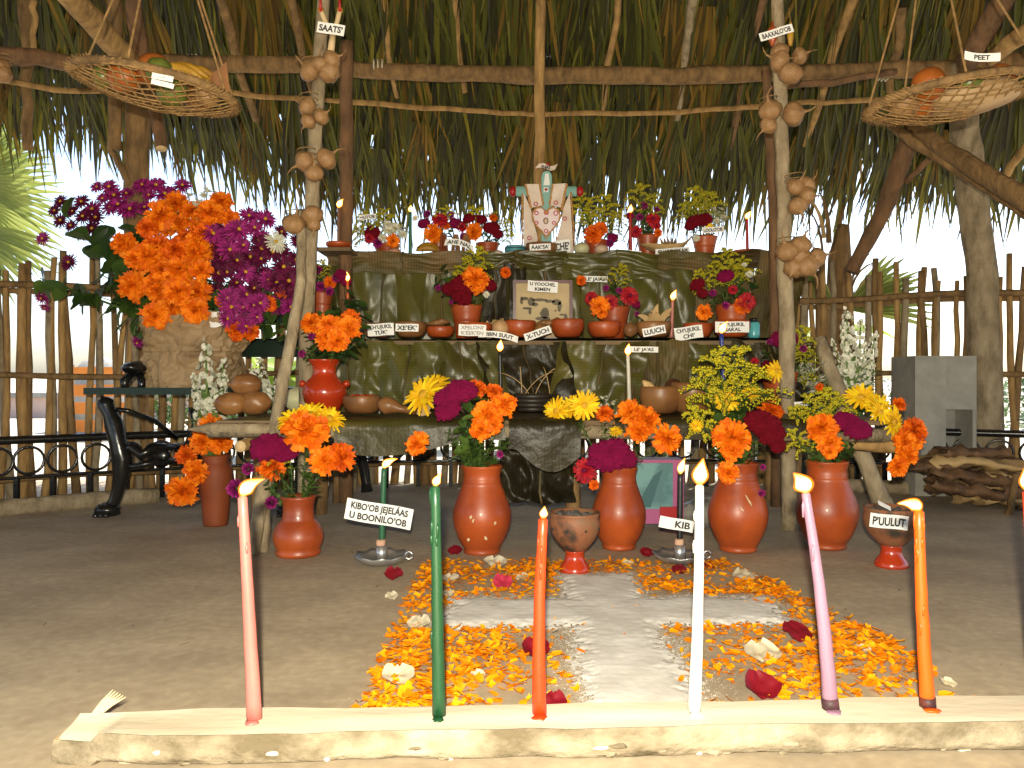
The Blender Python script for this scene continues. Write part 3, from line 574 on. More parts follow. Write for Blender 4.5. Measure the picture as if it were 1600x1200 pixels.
def f_ball():
    g = MB()
    for k in range(7):
        el = -.7+k*.36; nn = max(4, int(13*cos(el)))
        for i in range(nn): petal(g, PM(2*pi*i/nn+k*.5, el+.35, .3), .75*R(.85, 1.1), .2, .3, -.1, .05, 2, .5)
    calyx(g, 1); return g
def f_plume(sd_, nb=15):
    """goldenrod: an arching feathery spray, base at the origin, length 1 along +Z"""
    random.seed(sd_); g = MB(); g.mi = 1; g.tube([(0, 0, 0), (.02, 0, .5), (.0, .02, 1)], [.014, .010, .005], 5)
    for i in range(16): a = R(0, 6.28); z = R(.05, .55); M = Matrix.Translation((0, 0, z)) @ PM(a, R(.2, .9)); petal(g, M, R(.16, .26), .026, .2, .3, 0, 3, .4)
    g.mi = 0
    for k in range(nb):
        t = k/(nb-1); z0 = .42+.56*t; a = k*2.4; L = (.34*(1-t)**.8+.07)*R(.8, 1.15); o = Vector((cos(a), sin(a), 0))
        pts = bez(Vector((0, 0, z0)), Vector((0, 0, z0+L*.75))+o*L*.5, Vector((0, 0, z0+L*.45))+o*L*1.05, 9)
        g.mi = 1; g.tube([pts[0], pts[3], pts[6], pts[9]], .004, 4, cap=False); g.mi = 0
        for i, p in enumerate(pts[2:]):
            for j in range(6):
                c = p+Vector((R(-.020, .020), R(-.020, .020), R(-.004, .034))); r = R(.010, .019); 
                g.add([c+Vector((r, 0, 0)), c+Vector((-r*.5, r*.87, 0)), c+Vector((-r*.5, -r*.87, 0)), c+Vector((0, 0, r*1.5))], [(0, 1, 3), (1, 2, 3), (2, 0, 3), (0, 2, 1)])
    return g
def f_stock(sd_):
    """white stock: a spike of ruffled florets, base at the origin, length 1 along +Z"""
    random.seed(sd_); g = MB(); g.mi = 1; g.tube([(0, 0, 0), (.01, .01, .5), (0, 0, 1)], [.018, .014, .006], 6)
    for i in range(16): petal(g, Matrix.Translation((0, 0, R(.05, .55))) @ PM(R(0, 6.28), R(.4, 1.1)), R(.16, .26), .022, .2, .2, 0, 3, .4)
    g.mi = 0
    for k in range(40):
        t = k/39; z = .34+.66*t; a = k*2.4; r = .075*(1-t)**.6+.012; c = Vector((cos(a)*r, sin(a)*r, z+R(-.03, .03))); s_ = .058*(1-.5*t)*R(.6, 1.2)
        for i in range(6): petal(g, Matrix.Translation(c) @ Vector((cos(a), sin(a), .25)).to_track_quat('Z', 'Y').to_matrix().to_4x4() @ PM(i*1.05+R(-.3, .3), R(.0, .7)), s_*R(.7, 1.1), s_*.6, R(-.7, .8), R(-.2, .4), .1, 2, .5)
    return g
def f_spray(sd_, n=16, w=.06, L=(.16, .28), fine=False):
    random.seed(sd_); g = MB(); g.tube([(0, 0, 0), (.03, 0, .5), (.0, .03, 1)], [.013, .010, .004], 5)
    for i in range(n*(3 if fine else 1)):
        z = R(.18, 1); M = Matrix.Translation((0, 0, z)) @ PM(i*2.4+R(-.3, .3), R(.1, .9), 0, 0, R(-.4, .4)); petal(g, M, R(*L)*(1.1-.5*z), w*(.25 if fine else 1)*R(.7, 1.2), .25, R(-.1, .6), 0, 4, .25)
    return g
def f_mini(sd_):
    random.seed(sd_); g = MB(); g.mi = 1; g.tube([(0, 0, 0), (0, 0, 1)], [.012, .006], 5); g.mi = 0
    for k in range(26):
        c = Vector((R(-.25, .25), R(-.25, .25), R(.62, 1.0))); g.mi = 1; g.tube([(0, 0, .45), c], .004, 4, cap=False); g.mi = 0
        for i in range(6): petal(g, Matrix.Translation(c) @ PM(i*1.05, R(.1, .6)), .075, .03, .2, .1, 0, 2, .4)
    return g
K = {}
def reg(name, fn, mats, n=3):
    K[name] = []
    for i in range(n): random.seed(hash_(name)+i); K[name].append((fn(i+1+hash_(name) % 7) if fn.__code__.co_argcount else fn()).mesh(name, mats))
def hash_(s_): return sum(ord(c)*(i+3) for i, c in enumerate(s_)) % 9973
reg('marigold', f_marigold, [MARI, GREEN], 4); reg('marigold_deep', f_marigold, [MARID, GREEN], 2)
reg('daisy', f_daisy, [YEL, GREEN, YELC], 3); reg('cockscomb', f_comb, [MAG], 3); reg('crimson', f_comb, [CRI], 2)
reg('aster', f_aster, [PUR, GREEN, YELC], 3); reg('aster_dark', f_aster, [PURD, GREEN, YELC], 2); reg('white_daisy', f_aster, [WHI, GREEN, YELC], 2)
reg('zinnia', f_zinnia, [ZIN, GREEN, PURD], 2); reg('ball', f_ball, [PUR, GREEN], 2)
reg('plume', lambda q: f_plume(q*7), [GOLD, GREEN], 4); reg('stock', lambda q: f_stock(q*5), [WHI, STEM], 3)
reg('spray', lambda q: f_spray(q*3), [GREEN], 3); reg('spray_dark', lambda q: f_spray(q*3+1, 18, .075), [GREEND], 3); reg('feather', lambda q: f_spray(q*3+2, 16, .05, (.14, .24), True), [GREEN], 3); reg('mini_white', lambda q: f_mini(q*4), [WHI, STEM], 2)
PART = dict(marigold='marigold_flower', marigold_deep='marigold_flower', daisy='yellow_daisy', cockscomb='cockscomb_flower', crimson='cockscomb_flower', aster='aster_flower', aster_dark='aster_flower',
            white_daisy='white_daisy', zinnia='zinnia_flower', ball='globe_flower', plume='goldenrod_spray', stock='white_stock', spray='leaf_spray', spray_dark='leaf_spray', feather='leaf_spray', mini_white='white_spray')
random.seed(77)
def bouquet(label, mouth, fl_, gr=(), name='flower_bouquet', face=.9, mr=.03):
    """mouth: world point of the vase opening. fl_: (kind, px, py, radius px, depth, [facing x, z]).  gr: (kind, px, py of the tip, depth, [width])"""
    m = Vector(mouth); t = thing(name, label, 'bouquet', m)
    for i, e in enumerate(fl_):
        k, px, py, rp, d = e[:5]; p = P(px, py, d); r = S(rp, d)
        a = m+Vector((R(-mr, mr), R(-mr, mr)*.6, -.05)); out = (p-m).normalized(); tocam = (Vector((0, 0, CH))-p).normalized()
        z = (out*.75+tocam*face).normalized() if len(e) < 6 else Vector((e[5], -.7, e[6])).normalized()
        sc = (1, 1, 1) if k not in ('cockscomb', 'crimson') else (1, 1, .95)
        fo_ = inst(PART[k], K[k][i % len(K[k])], t, align(p, z, r, R(-.5, .5) if k in ('cockscomb', 'crimson') else R(0, 6), sc))
        g = MB(); e_ = p-z*r*.35; g.tube(bez(a, m*.55+e_*.45+Vector((0, 0, .2*abs(p.z-m.z))), e_, 7), [.0035]*7+[.0045], 6); so_ = g.build('stem', STEM, t); so_.parent = fo_; so_.matrix_parent_inverse = fo_.matrix_local.inverted()
    for i, e in enumerate(gr):
        k, px, py, d = e[:4]; p = P(px, py, d); a = m+Vector((R(-mr, mr), R(-mr, mr)*.6, -.04)); L = (p-a).length
        wdt = e[4] if len(e) > 4 else 1.0
        inst(PART[k], K[k][i % len(K[k])], t, align(a, p-a, L, R(0, 6), (wdt, wdt, 1)))
    return t
USED = []
def cluster(kind, px, py, d, n, spx, spy, r, rv=.25, dd=.07):
    out = []
    for _ in range(n):
        for q in range(40):
            x, y = px+R(-spx, spx), py+R(-spy, spy)
            if all((x-a)**2+(y-b)**2 > (.62*(r+c))**2 for a, b, c in USED): break
        USED.append((x, y, r)); out.append((kind, x, y, r*R(1-rv, 1+rv), d+R(-dd, dd)))
    return out

# ================================================================== POTS
def pot(name, label, px, d, z, prof, wpx, hpx, m, cat='vase', handles=False, chips=0, group=None):
    """prof: (r, z) with r relative to the belly half width, z to the height"""
    w_ = S(wpx, d)/2; h = S(hpx, d); x = PX(px, d); t = thing(name, label, cat, (x, d, z), group)
    inner = [(max(.02, r-.10), zz) for r, zz in prof[::-1] if zz > .15]
    n_ = len(prof); full = [(r*w_, zz*h) for r, zz in prof]+[((prof[-1][0]-.07)*w_, h*.995)]+[(r*w_, zz*h) for r, zz in inner[1:]]+[(.0, .14*h)]
    g = MB(); g.lathe(full, 40, (x, d, z), wob=.012, seed=px*.37); bd_ = g.build('body', m, t)
    if handles:
        for s_ in (-1, 1): g = MB(); g.blob((x+s_*w_*.98, d, z+h*.55), (.012, .014, .012), 10, 8); g.build('lug', m, bd_)
    for k in range(chips):
        a = -pi/2+R(-.5, .5); zz = R(.2, .6); r = .99
        g = MB(); c = Vector((x+cos(a)*w_*r*(.98 if zz < .5 else .85), d+sin(a)*w_*(.99 if zz < .5 else .88), z+zz*h)); g.blob(c, (R(.002, .005), .003, R(.003, .008)), 7, 5, .4, k, Matrix.Rotation(R(-1, 1), 3, 'Y')); g.build('chip', mat('chip', (.62, .48, .30), (.5, .36, .2), 20, .8), bd_)
    return t, Vector((x, d, z+h))
JAR = [(.0, 0), (.55, 0), (.62, .01), (.63, .035), (.60, .055), (.66, .08), (.82, .18), (.95, .30), (1.0, .40), (.985, .48), (.90, .58), (.78, .68), (.68, .77), (.645, .81), (.655, .815), (.63, .83), (.64, .84), (.625, .86), (.63, .90), (.67, .96), (.70, .985), (.70, 1.0)]
SHORT = [(.0, 0), (.80, 0), (.88, .02), (.90, .07), (.84, .10), (.92, .16), (1.0, .27), (.985, .38), (.86, .50), (.70, .58), (.63, .62), (.645, .64), (.61, .66), (.63, .69), (.60, .72), (.62, .84), (.68, .95), (.72, 1.0)]
TALL = [(.0, 0), (.68, 0), (.72, .02), (.74, .06), (.82, .3), (.93, .55), (1.0, .72), (.96, .80), (.80, .88), (.74, .91), (.76, .96), (.78, 1.0)]
FLARE = [(.0, 0), (.60, 0), (.64, .03), (.68, .08), (.90, .24), (1.0, .38), (.96, .48), (.78, .60), (.58, .68), (.50, .76), (.55, .88), (.70, .97), (.76, 1.0)]
CUP = [(.0, 0), (.62, 0), (.66, .05), (.72, .25), (.78, .4), (.80, .47), (.79, .50), (.83, .52), (.84, .60), (.90, .75), (.98, .92), (1.0, 1.0)]
BOWL = [(.0, 0), (.55, 0), (.75, .10), (.92, .35), (1.0, .65), (.98, .9), (.95, 1.0)]
random.seed(3)
v0, m0 = pot('vase', 'tall plain cylindrical clay vase on the floor at the far left', 337, 2.80, 0, TALL, 52, 110, CLAYM)
v1, m1 = pot('vase', 'short round bellied clay vase on the floor beside the pink candle', 466, 2.33, 0, SHORT, 78, 93, CLAY)
v2, m2 = pot('vase', 'chipped clay vase between the green and the red candles', 753, 2.36, 0, JAR, 92, 137, CLAY, chips=5)
v3, m3 = pot('vase', 'clay vase behind the dark incense burner', 967, 2.42, 0, JAR, 84, 128, CLAY, chips=1)
v4, m4 = pot('vase', 'scratched clay vase just right of the white candle', 1153, 2.39, 0, JAR, 92, 138, CLAY, chips=2)
for px, py, L, a in ((1170, 783, .020, -.5), (1160, 797, .012, -.6)):
    c = P(px, py, 2.39-S(92, 2.39)/2*.93); g = MB(); g.tube([c+Vector((-sin(-a)*L, 0, cos(a)*L)), c+Vector((0, -.003, 0)), c+Vector((sin(-a)*L, 0, -cos(a)*L))], [.0012, .0028, .001], 6, squash=.4); g.build('scratch', mat('chip', (.62, .48, .30), (.5, .36, .2), 20, .8), v4)
v5, m5 = pot('vase', 'clay vase on the floor behind the lilac candle', 1292, 2.43, 0, JAR, 94, 136, CLAY)
v6, m6 = pot('vase', 'glossy red flared vase with side lugs on the low shelf', 507, 2.66, Z1+.01, FLARE, 70, 84, CLAYR, handles=True)
v7, m7 = pot('vase', 'clay cup vase on the low shelf at the right end', 1218, 2.8, Z1+.01, CUP, 56, 62, CLAY)
v8, m8 = pot('vase', 'ribbed clay cup vase left of the framed picture', 729, 3.10, Z2+.012, CUP, 50, 52, CLAY)
v9, m9 = pot('vase', 'ribbed clay cup vase right of the framed picture', 960, 3.12, Z2+.012, CUP, 48, 50, CLAY)
v10, m10 = pot('vase', 'ribbed clay cup vase behind the two line right sign', 1143, 3.10, Z2+.012, CUP, 52, 52, CLAY)
v11, m11 = pot('vase', 'small clay pot half hidden behind the left arch pole', 503, 3.12, Z2+.09, CUP, 34, 40, CLAY)
tops = [(605, 'small clay pot on the top shelf at the far left', 42, 22), (686, 'small clay pot beside the bananas on the top shelf', 28, 30), (762, 'small clay pot left of the blue striped bowl', 38, 24), (932, 'small clay pot just right of the painted cross', 40, 28), (1012, 'small clay pot behind the husk boat sign', 36, 36), (1101, 'small clay pot on the top shelf by the husk boat', 40, 34)]
TP = [pot('vase', l, px, 3.50, Z3+.004, CUP, w_, h_, CLAY) for px, l, w_, h_ in tops]
g = MB(); pd = thing('pedestal', 'small pale wooden block under the far left pot of red dish candle', 'block', (PX(503, 3.12), 3.12, Z2+.004)); g.box((PX(503, 3.12), 3.12, Z2+.047), (.09, .09, .084)); g.build('block', PLANK, pd, smooth=False)
pd['label'] = 'small wooden block under the pot behind the left arch pole'

# ---- bouquets on the floor
bouquet('white stock spikes and hanging marigolds in the far left vase', m0,
    [('marigold', 330, 668, 24, 2.78), ('marigold', 318, 690, 22, 2.74), ('marigold_deep', 290, 712, 16, 2.76), ('marigold', 306, 738, 20, 2.74), ('marigold', 284, 768, 25, 2.72), ('marigold', 345, 690, 20, 2.74), ('marigold_deep', 356, 668, 15, 2.86)],
    [('stock', 322, 535, 2.84, .9), ('stock', 350, 560, 2.86, .9), ('stock', 303, 585, 2.82, .8), ('stock', 352, 590, 2.84, .8), ('stock', 310, 620, 2.80, .9), ('spray', 340, 640, 2.78), ('feather', 300, 690, 2.76)])
ws = thing('white_stock_bundle', 'white stock flowers lying behind the brown gourds on low shelf', 'bouquet', P(410, 640, 2.86))
for k, (px, py) in enumerate([(395, 575), (372, 590), (420, 600), (450, 585), (405, 560)]): a = P(400+R(-15, 15), 652, 2.86); b = P(px, py, 2.86); inst('white_stock', K['stock'][k % 3], ws, align(a, b-a, (b-a).length, k, (1.5, 1.5, 1)))
bouquet('marigolds, yellow daisies and purple cockscomb in the short round vase', m1,
    [('daisy', 458, 655, 26, 2.32, -.3, .8), ('daisy', 485, 650, 28, 2.34, .0, .9), ('daisy', 515, 655, 24, 2.34, .4, .7), ('marigold', 478, 672, 35, 2.26), ('cockscomb', 420, 700, 30, 2.30), ('cockscomb', 447, 708, 22, 2.30), ('marigold', 506, 720, 24, 2.26), ('marigold_deep', 533, 714, 24, 2.28), ('marigold_deep', 425, 730, 22, 2.34), ('ball', 388, 733, 10, 2.33), ('ball', 370, 763, 15, 2.30), ('ball', 424, 785, 10, 2.26)],
    [('feather', 450, 690, 2.33), ('feather', 480, 690, 2.33), ('feather', 505, 735, 2.30), ('feather', 430, 735, 2.30), ('spray', 500, 700, 2.34), ('plume', 425, 700, 2.36, .7), ('spray', 415, 755, 2.28)])
bouquet('large magenta cockscomb, yellow daisies and marigolds in the chipped vase', m2,
    [('daisy', 663, 618, 35, 2.40, -.5, .6), ('daisy', 682, 603, 24, 2.46, .1, .9), ('cockscomb', 702, 622, 25, 2.30), ('cockscomb', 722, 612, 26, 2.30), ('cockscomb', 700, 642, 22, 2.28), ('marigold', 652, 693, 20, 2.24, -.3, .3), ('marigold', 760, 648, 24, 2.28), ('marigold', 752, 672, 18, 2.24), ('marigold', 788, 632, 20, 2.28), ('marigold', 770, 662, 16, 2.28), ('marigold_deep', 745, 608, 16, 2.38), ('marigold_deep', 772, 612, 14, 2.38), ('ball', 781, 710, 6, 2.26)],
    [('spray', 735, 620, 2.32, 1.2), ('feather', 700, 670, 2.30), ('feather', 780, 660, 2.34), ('spray_dark', 742, 640, 2.33), ('feather', 750, 690, 2.28), ('feather', 715, 690, 2.30), ('feather', 795, 690, 2.33), ('spray', 722, 655, 2.27)])
bouquet('yellow daisies, marigolds and a magenta cockscomb behind the incense burner', m3,
    [('daisy', 870, 642, 22, 2.44, -.5, .1), ('daisy', 894, 638, 23, 2.46, -.2, .5), ('daisy', 913, 634, 24, 2.38, .0, .15), ('cockscomb', 951, 712, 36, 2.34, 0, .35), ('cockscomb', 975, 716, 22, 2.34, .3, .3), ('marigold_deep', 944, 646, 14, 2.42), ('marigold', 985, 644, 22, 2.42), ('marigold', 1008, 658, 26, 2.40), ('marigold', 997, 672, 20, 2.38), ('marigold', 1044, 685, 24, 2.36, .3, .2), ('daisy', 962, 674, 11, 2.40, 0, 1), ('zinnia', 914, 735, 20, 2.38, -.3, .1), ('marigold_deep', 928, 758, 8, 2.32), ('marigold', 975, 660, 18, 2.46)],
    [('feather', 905, 660, 2.40), ('feather', 940, 655, 2.42), ('feather', 1005, 690, 2.40), ('feather', 1025, 700, 2.38), ('mini_white', 940, 618, 2.5, .5), ('feather', 965, 640, 2.46), ('feather', 985, 690, 2.36), ('spray', 960, 665, 2.44)])
bouquet('goldenrod, marigold and dark crimson cockscomb right of the white candle', m4,
    [('marigold', 1142, 684, 30, 2.32), ('marigold', 1145, 703, 18, 2.30), ('crimson', 1190, 664, 30, 2.36), ('crimson', 1205, 680, 24, 2.34), ('crimson', 1215, 698, 14, 2.32), ('marigold_deep', 1205, 642, 20, 2.46), ('daisy', 1135, 628, 20, 2.42, -.2, .2), ('daisy', 1128, 620, 14, 2.44, -.4, .4), ('daisy', 1172, 614, 16, 2.46, .3, .5), ('marigold', 1138, 738, 18, 2.28, -.2, .1), ('daisy', 1088, 665, 11, 2.36, -.2, -.4), ('ball', 1192, 730, 5, 2.30), ('ball', 1190, 770, 6, 2.32)],
    [('plume', 1118, 555, 2.46, .9), ('plume', 1150, 548, 2.50, .9), ('plume', 1095, 590, 2.42, .9), ('plume', 1175, 575, 2.48, .9), ('spray_dark', 1112, 620, 2.40), ('plume', 1080, 640, 2.38, .8), ('spray', 1160, 620, 2.4), ('spray', 1175, 690, 2.34), ('feather', 1130, 690, 2.34)])
bouquet('goldenrod, trailing marigolds and yellow daisies behind the lilac candle', m5,
    [('marigold', 1284, 668, 24, 2.36), ('marigold', 1296, 692, 20, 2.34), ('marigold', 1297, 706, 12, 2.32), ('cockscomb', 1322, 660, 22, 2.36), ('cockscomb', 1340, 672, 22, 2.34), ('daisy', 1345, 622, 26, 2.44, -.1, .6), ('daisy', 1372, 636, 26, 2.42, .3, .5), ('daisy', 1395, 660, 26, 2.38, .5, .2), ('daisy', 1375, 645, 20, 2.36, .2, .4), ('marigold_deep', 1428, 672, 22, 2.36, .4, .3), ('marigold', 1412, 690, 20, 2.34), ('marigold', 1418, 712, 18, 2.32), ('marigold', 1403, 730, 16, 2.32, 0, -.2), ('marigold_deep', 1405, 632, 12, 2.46), ('marigold', 1430, 690, 15, 2.36)],
    [('plume', 1240, 640, 2.44, .8), ('plume', 1262, 620, 2.46, .8), ('plume', 1235, 675, 2.40, .8), ('plume', 1290, 610, 2.48, .8), ('feather', 1270, 690, 2.38), ('feather', 1250, 690, 2.40), ('plume', 1310, 620, 2.48, .8), ('spray_dark', 1340, 690, 2.42), ('feather', 1290, 700, 2.34), ('spray', 1320, 690, 2.38)])
bouquet('tall white stock flowers standing behind the lilac candle vase', P(1335, 650, 2.75),
    [('marigold_deep', 1281, 605, 7, 2.7)], [('stock', 1322, 485, 2.75, .9), ('stock', 1345, 500, 2.78, .9), ('stock', 1368, 520, 2.78, .8), ('stock', 1318, 520, 2.72, .8), ('stock', 1352, 535, 2.74, .8), ('stock', 1362, 560, 2.72, .8), ('spray', 1325, 570, 2.76), ('stock', 1300, 530, 2.78, .6), ('mini_white', 1262, 570, 2.76, .9), ('spray', 1345, 585, 2.72)], mr=.02)
# ---- bouquets on the altar
bouquet('marigolds and dark leaves in the glossy red flared vase', m6,
    [('marigold', 487, 505, 18, 2.64), ('marigold', 515, 508, 20, 2.60), ('marigold', 545, 512, 20, 2.60), ('marigold', 512, 528, 20, 2.58), ('marigold', 528, 532, 18, 2.57), ('marigold_deep', 549, 498, 16, 2.64), ('ball', 459, 520, 7, 2.62), ('ball', 472, 553, 6, 2.62), ('ball', 487, 526, 6, 2.64)],
    [('spray_dark', 548, 460, 2.70, 1.2), ('spray_dark', 520, 470, 2.70, 1.2), ('spray_dark', 575, 490, 2.68, 1.1), ('spray_dark', 570, 530, 2.64, 1.1), ('spray_dark', 480, 490, 2.68), ('feather', 455, 535, 2.64), ('spray', 430, 515, 2.66), ('feather', 480, 545, 2.62), ('feather', 520, 550, 2.60), ('spray_dark', 560, 475, 2.72, 1.2), ('spray_dark', 535, 480, 2.70, 1.2)])
bouquet('yellow flower, goldenrod and dark comb in the low right cup', m7,
    [('daisy', 1214, 580, 18, 2.72, -.1, .2), ('crimson', 1188, 585, 14, 2.78), ('crimson', 1200, 572, 12, 2.8), ('cockscomb', 1225, 532, 22, 2.84), ('ball', 1203, 534, 5, 2.8), ('ball', 1255, 545, 6, 2.78), ('zinnia', 1178, 566, 8, 2.8)],
    [('plume', 1258, 515, 2.82, .9), ('plume', 1280, 545, 2.80, .9), ('plume', 1245, 545, 2.82, .9), ('spray_dark', 1195, 550, 2.8), ('spray', 1220, 545, 2.8), ('plume', 1275, 590, 2.76, .8), ('spray', 1235, 560, 2.76), ('mini_white', 1268, 575, 2.8, .8)])
bouquet('dark comb and bright marigold in the cup left of the picture', m8,
    [('crimson', 725, 447, 23, 3.04), ('crimson', 706, 452, 16, 3.06), ('crimson', 722, 465, 16, 3.02), ('crimson', 764, 446, 13, 3.08), ('marigold', 742, 436, 21, 3.02), ('marigold', 748, 446, 12, 3.02), ('marigold_deep', 790, 426, 9, 3.04), ('ball', 685, 450, 5, 3.06), ('ball', 705, 472, 4, 3.04), ('white_daisy', 760, 460, 6, 3.04)],
    [('plume', 748, 390, 3.10, .8), ('plume', 728, 408, 3.10, .8), ('spray', 690, 420, 3.08, 1.1), ('spray_dark', 680, 440, 3.08), ('feather', 755, 465, 3.04), ('plume', 715, 425, 3.08, .8), ('feather', 740, 465, 3.02)])
bouquet('red zinnias and a marigold in the cup right of the picture', m9,
    [('zinnia', 984, 462, 15, 3.06), ('zinnia', 953, 472, 12, 3.04), ('marigold', 937, 478, 16, 3.02), ('marigold', 940, 488, 10, 3.0), ('marigold_deep', 908, 438, 8, 3.04), ('zinnia', 923, 466, 11, 3.08), ('ball', 947, 450, 5, 3.06), ('ball', 967, 454, 5, 3.06), ('cockscomb', 993, 475, 9, 3.1), ('ball', 995, 490, 4, 3.06)],
    [('plume', 972, 416, 3.12, .8), ('spray', 960, 440, 3.1), ('spray_dark', 930, 460, 3.1), ('feather', 970, 470, 3.06), ('spray_dark', 985, 470, 3.1)])
bouquet('goldenrod, dark combs and zinnia in the cup at the right', m10,
    [('crimson', 1090, 445, 13, 3.06), ('crimson', 1098, 458, 10, 3.04), ('cockscomb', 1134, 432, 14, 3.04), ('ball', 1114, 458, 6, 3.04), ('zinnia', 1167, 472, 15, 3.02), ('marigold_deep', 1160, 478, 14, 3.03), ('marigold', 1100, 488, 13, 3.0, -.3, 0), ('white_daisy', 1171, 428, 7, 3.06), ('ball', 1134, 477, 6, 3.0), ('white_daisy', 1163, 414, 5, 3.08), ('zinnia', 1145, 452, 8, 3.06)],
    [('plume', 1135, 392, 3.12, .9), ('plume', 1115, 412, 3.12, .9), ('plume', 1160, 405, 3.14, .9), ('plume', 1090, 425, 3.1, .8), ('spray_dark', 1170, 450, 3.1), ('feather', 1110, 470, 3.06), ('spray_dark', 1180, 440, 3.1), ('feather', 1150, 465, 3.06), ('plume', 1140, 410, 3.1, .9)])
bouquet('magenta combs and purple flowers behind the left arch pole', m11,
    [('cockscomb', 534, 430, 12, 3.08), ('ball', 497, 422, 7, 3.1), ('marigold_deep', 515, 442, 10, 3.08), ('ball', 525, 435, 7, 3.08), ('ball', 500, 448, 8, 3.08), ('ball', 515, 455, 7, 3.06), ('cockscomb', 540, 440, 10, 3.1)], [('plume', 503, 408, 3.12, .8), ('feather', 510, 440, 3.1), ('spray', 525, 450, 3.1), ('feather', 495, 450, 3.1)])
tb = [('red, white and orange blooms in the far left top pot', [('crimson', 583, 364, 14, 3.46), ('zinnia', 576, 372, 9, 3.44), ('marigold', 614, 376, 11, 3.42), ('ball', 590, 380, 8, 3.44), ('white_daisy', 607, 360, 9, 3.46), ('white_daisy', 617, 356, 10, 3.47), ('white_daisy', 598, 372, 8, 3.44), ('white_daisy', 630, 366, 8, 3.48), ('white_daisy', 605, 350, 7, 3.48)], [('plume', 565, 336, 3.5, 1.2), ('plume', 600, 330, 3.52, 1.2), ('plume', 555, 358, 3.48, 1.1), ('mini_white', 625, 350, 3.5, 1.3), ('spray', 580, 350, 3.5)]),
      ('red zinnia and orange marigold beside the dark green top candle', [('zinnia', 687, 343, 13, 3.46), ('marigold', 677, 364, 15, 3.44), ('cockscomb', 663, 350, 11, 3.48), ('cockscomb', 712, 350, 12, 3.48), ('ball', 668, 335, 6, 3.5), ('marigold_deep', 697, 352, 7, 3.48), ('zinnia', 722, 354, 9, 3.48), ('ball', 704, 337, 6, 3.5), ('white_daisy', 649, 341, 6, 3.46)], [('plume', 700, 325, 3.52, 1), ('spray', 715, 345, 3.5), ('spray_dark', 668, 345, 3.5), ('spray', 690, 350, 3.5)]),
      ('maroon combs and marigold left of the blue striped bowl', [('marigold', 740, 362, 14, 3.44), ('crimson', 768, 357, 14, 3.46), ('crimson', 733, 342, 11, 3.48), ('crimson', 752, 344, 11, 3.5), ('crimson', 777, 366, 10, 3.46), ('ball', 725, 370, 7, 3.44), ('marigold_deep', 771, 340, 7, 3.52)], [('plume', 793, 345, 3.5, 1), ('plume', 800, 365, 3.48, 1), ('plume', 738, 326, 3.52, 1), ('spray', 775, 370, 3.46), ('spray', 755, 350, 3.5)]),
      ('orange marigold and goldenrod just right of the painted cross', [('marigold_deep', 928, 366, 15, 3.44), ('marigold_deep', 938, 358, 12, 3.46), ('cockscomb', 957, 372, 10, 3.46), ('ball', 953, 380, 7, 3.44)], [('plume', 905, 306, 3.5, 1), ('plume', 948, 308, 3.52, 1), ('plume', 915, 330, 3.48, 1), ('plume', 968, 332, 3.5, 1), ('spray_dark', 905, 345, 3.5), ('mini_white', 975, 365, 3.46, .7), ('spray_dark', 935, 345, 3.5)]),
      ('red zinnias and goldenrod beside the red top candle', [('zinnia', 1021, 342, 12, 3.46), ('zinnia', 993, 362, 10, 3.46), ('ball', 1006, 322, 6, 3.48), ('cockscomb', 985, 338, 8, 3.5), ('ball', 1000, 340, 6, 3.48), ('marigold_deep', 1028, 364, 7, 3.46), ('ball', 1026, 328, 5, 3.5), ('zinnia', 1026, 352, 8, 3.47)], [('plume', 998, 292, 3.52, 1), ('plume', 1025, 312, 3.5, .9), ('spray_dark', 1010, 340, 3.48), ('spray', 1005, 355, 3.46), ('spray_dark', 1020, 330, 3.5)]),
      ('wide maroon comb and goldenrod beside the husk boat', [('crimson', 1085, 347, 14, 3.44), ('crimson', 1100, 344, 14, 3.45), ('crimson', 1078, 354, 9, 3.44), ('daisy', 1108, 356, 8, 3.44), ('white_daisy', 1120, 345, 7, 3.48), ('white_daisy', 1088, 372, 6, 3.44), ('white_daisy', 1130, 340, 6, 3.5)], [('plume', 1085, 296, 3.52, 1), ('plume', 1112, 306, 3.52, 1), ('plume', 1070, 318, 3.5, 1), ('mini_white', 1125, 325, 3.5, 1), ('spray_dark', 1115, 360, 3.48), ('plume', 1098, 300, 3.54, 1)])]
for (l, a, b), (t_, m_) in zip(tb, TP): bouquet(l, m_, a, b, mr=.015)

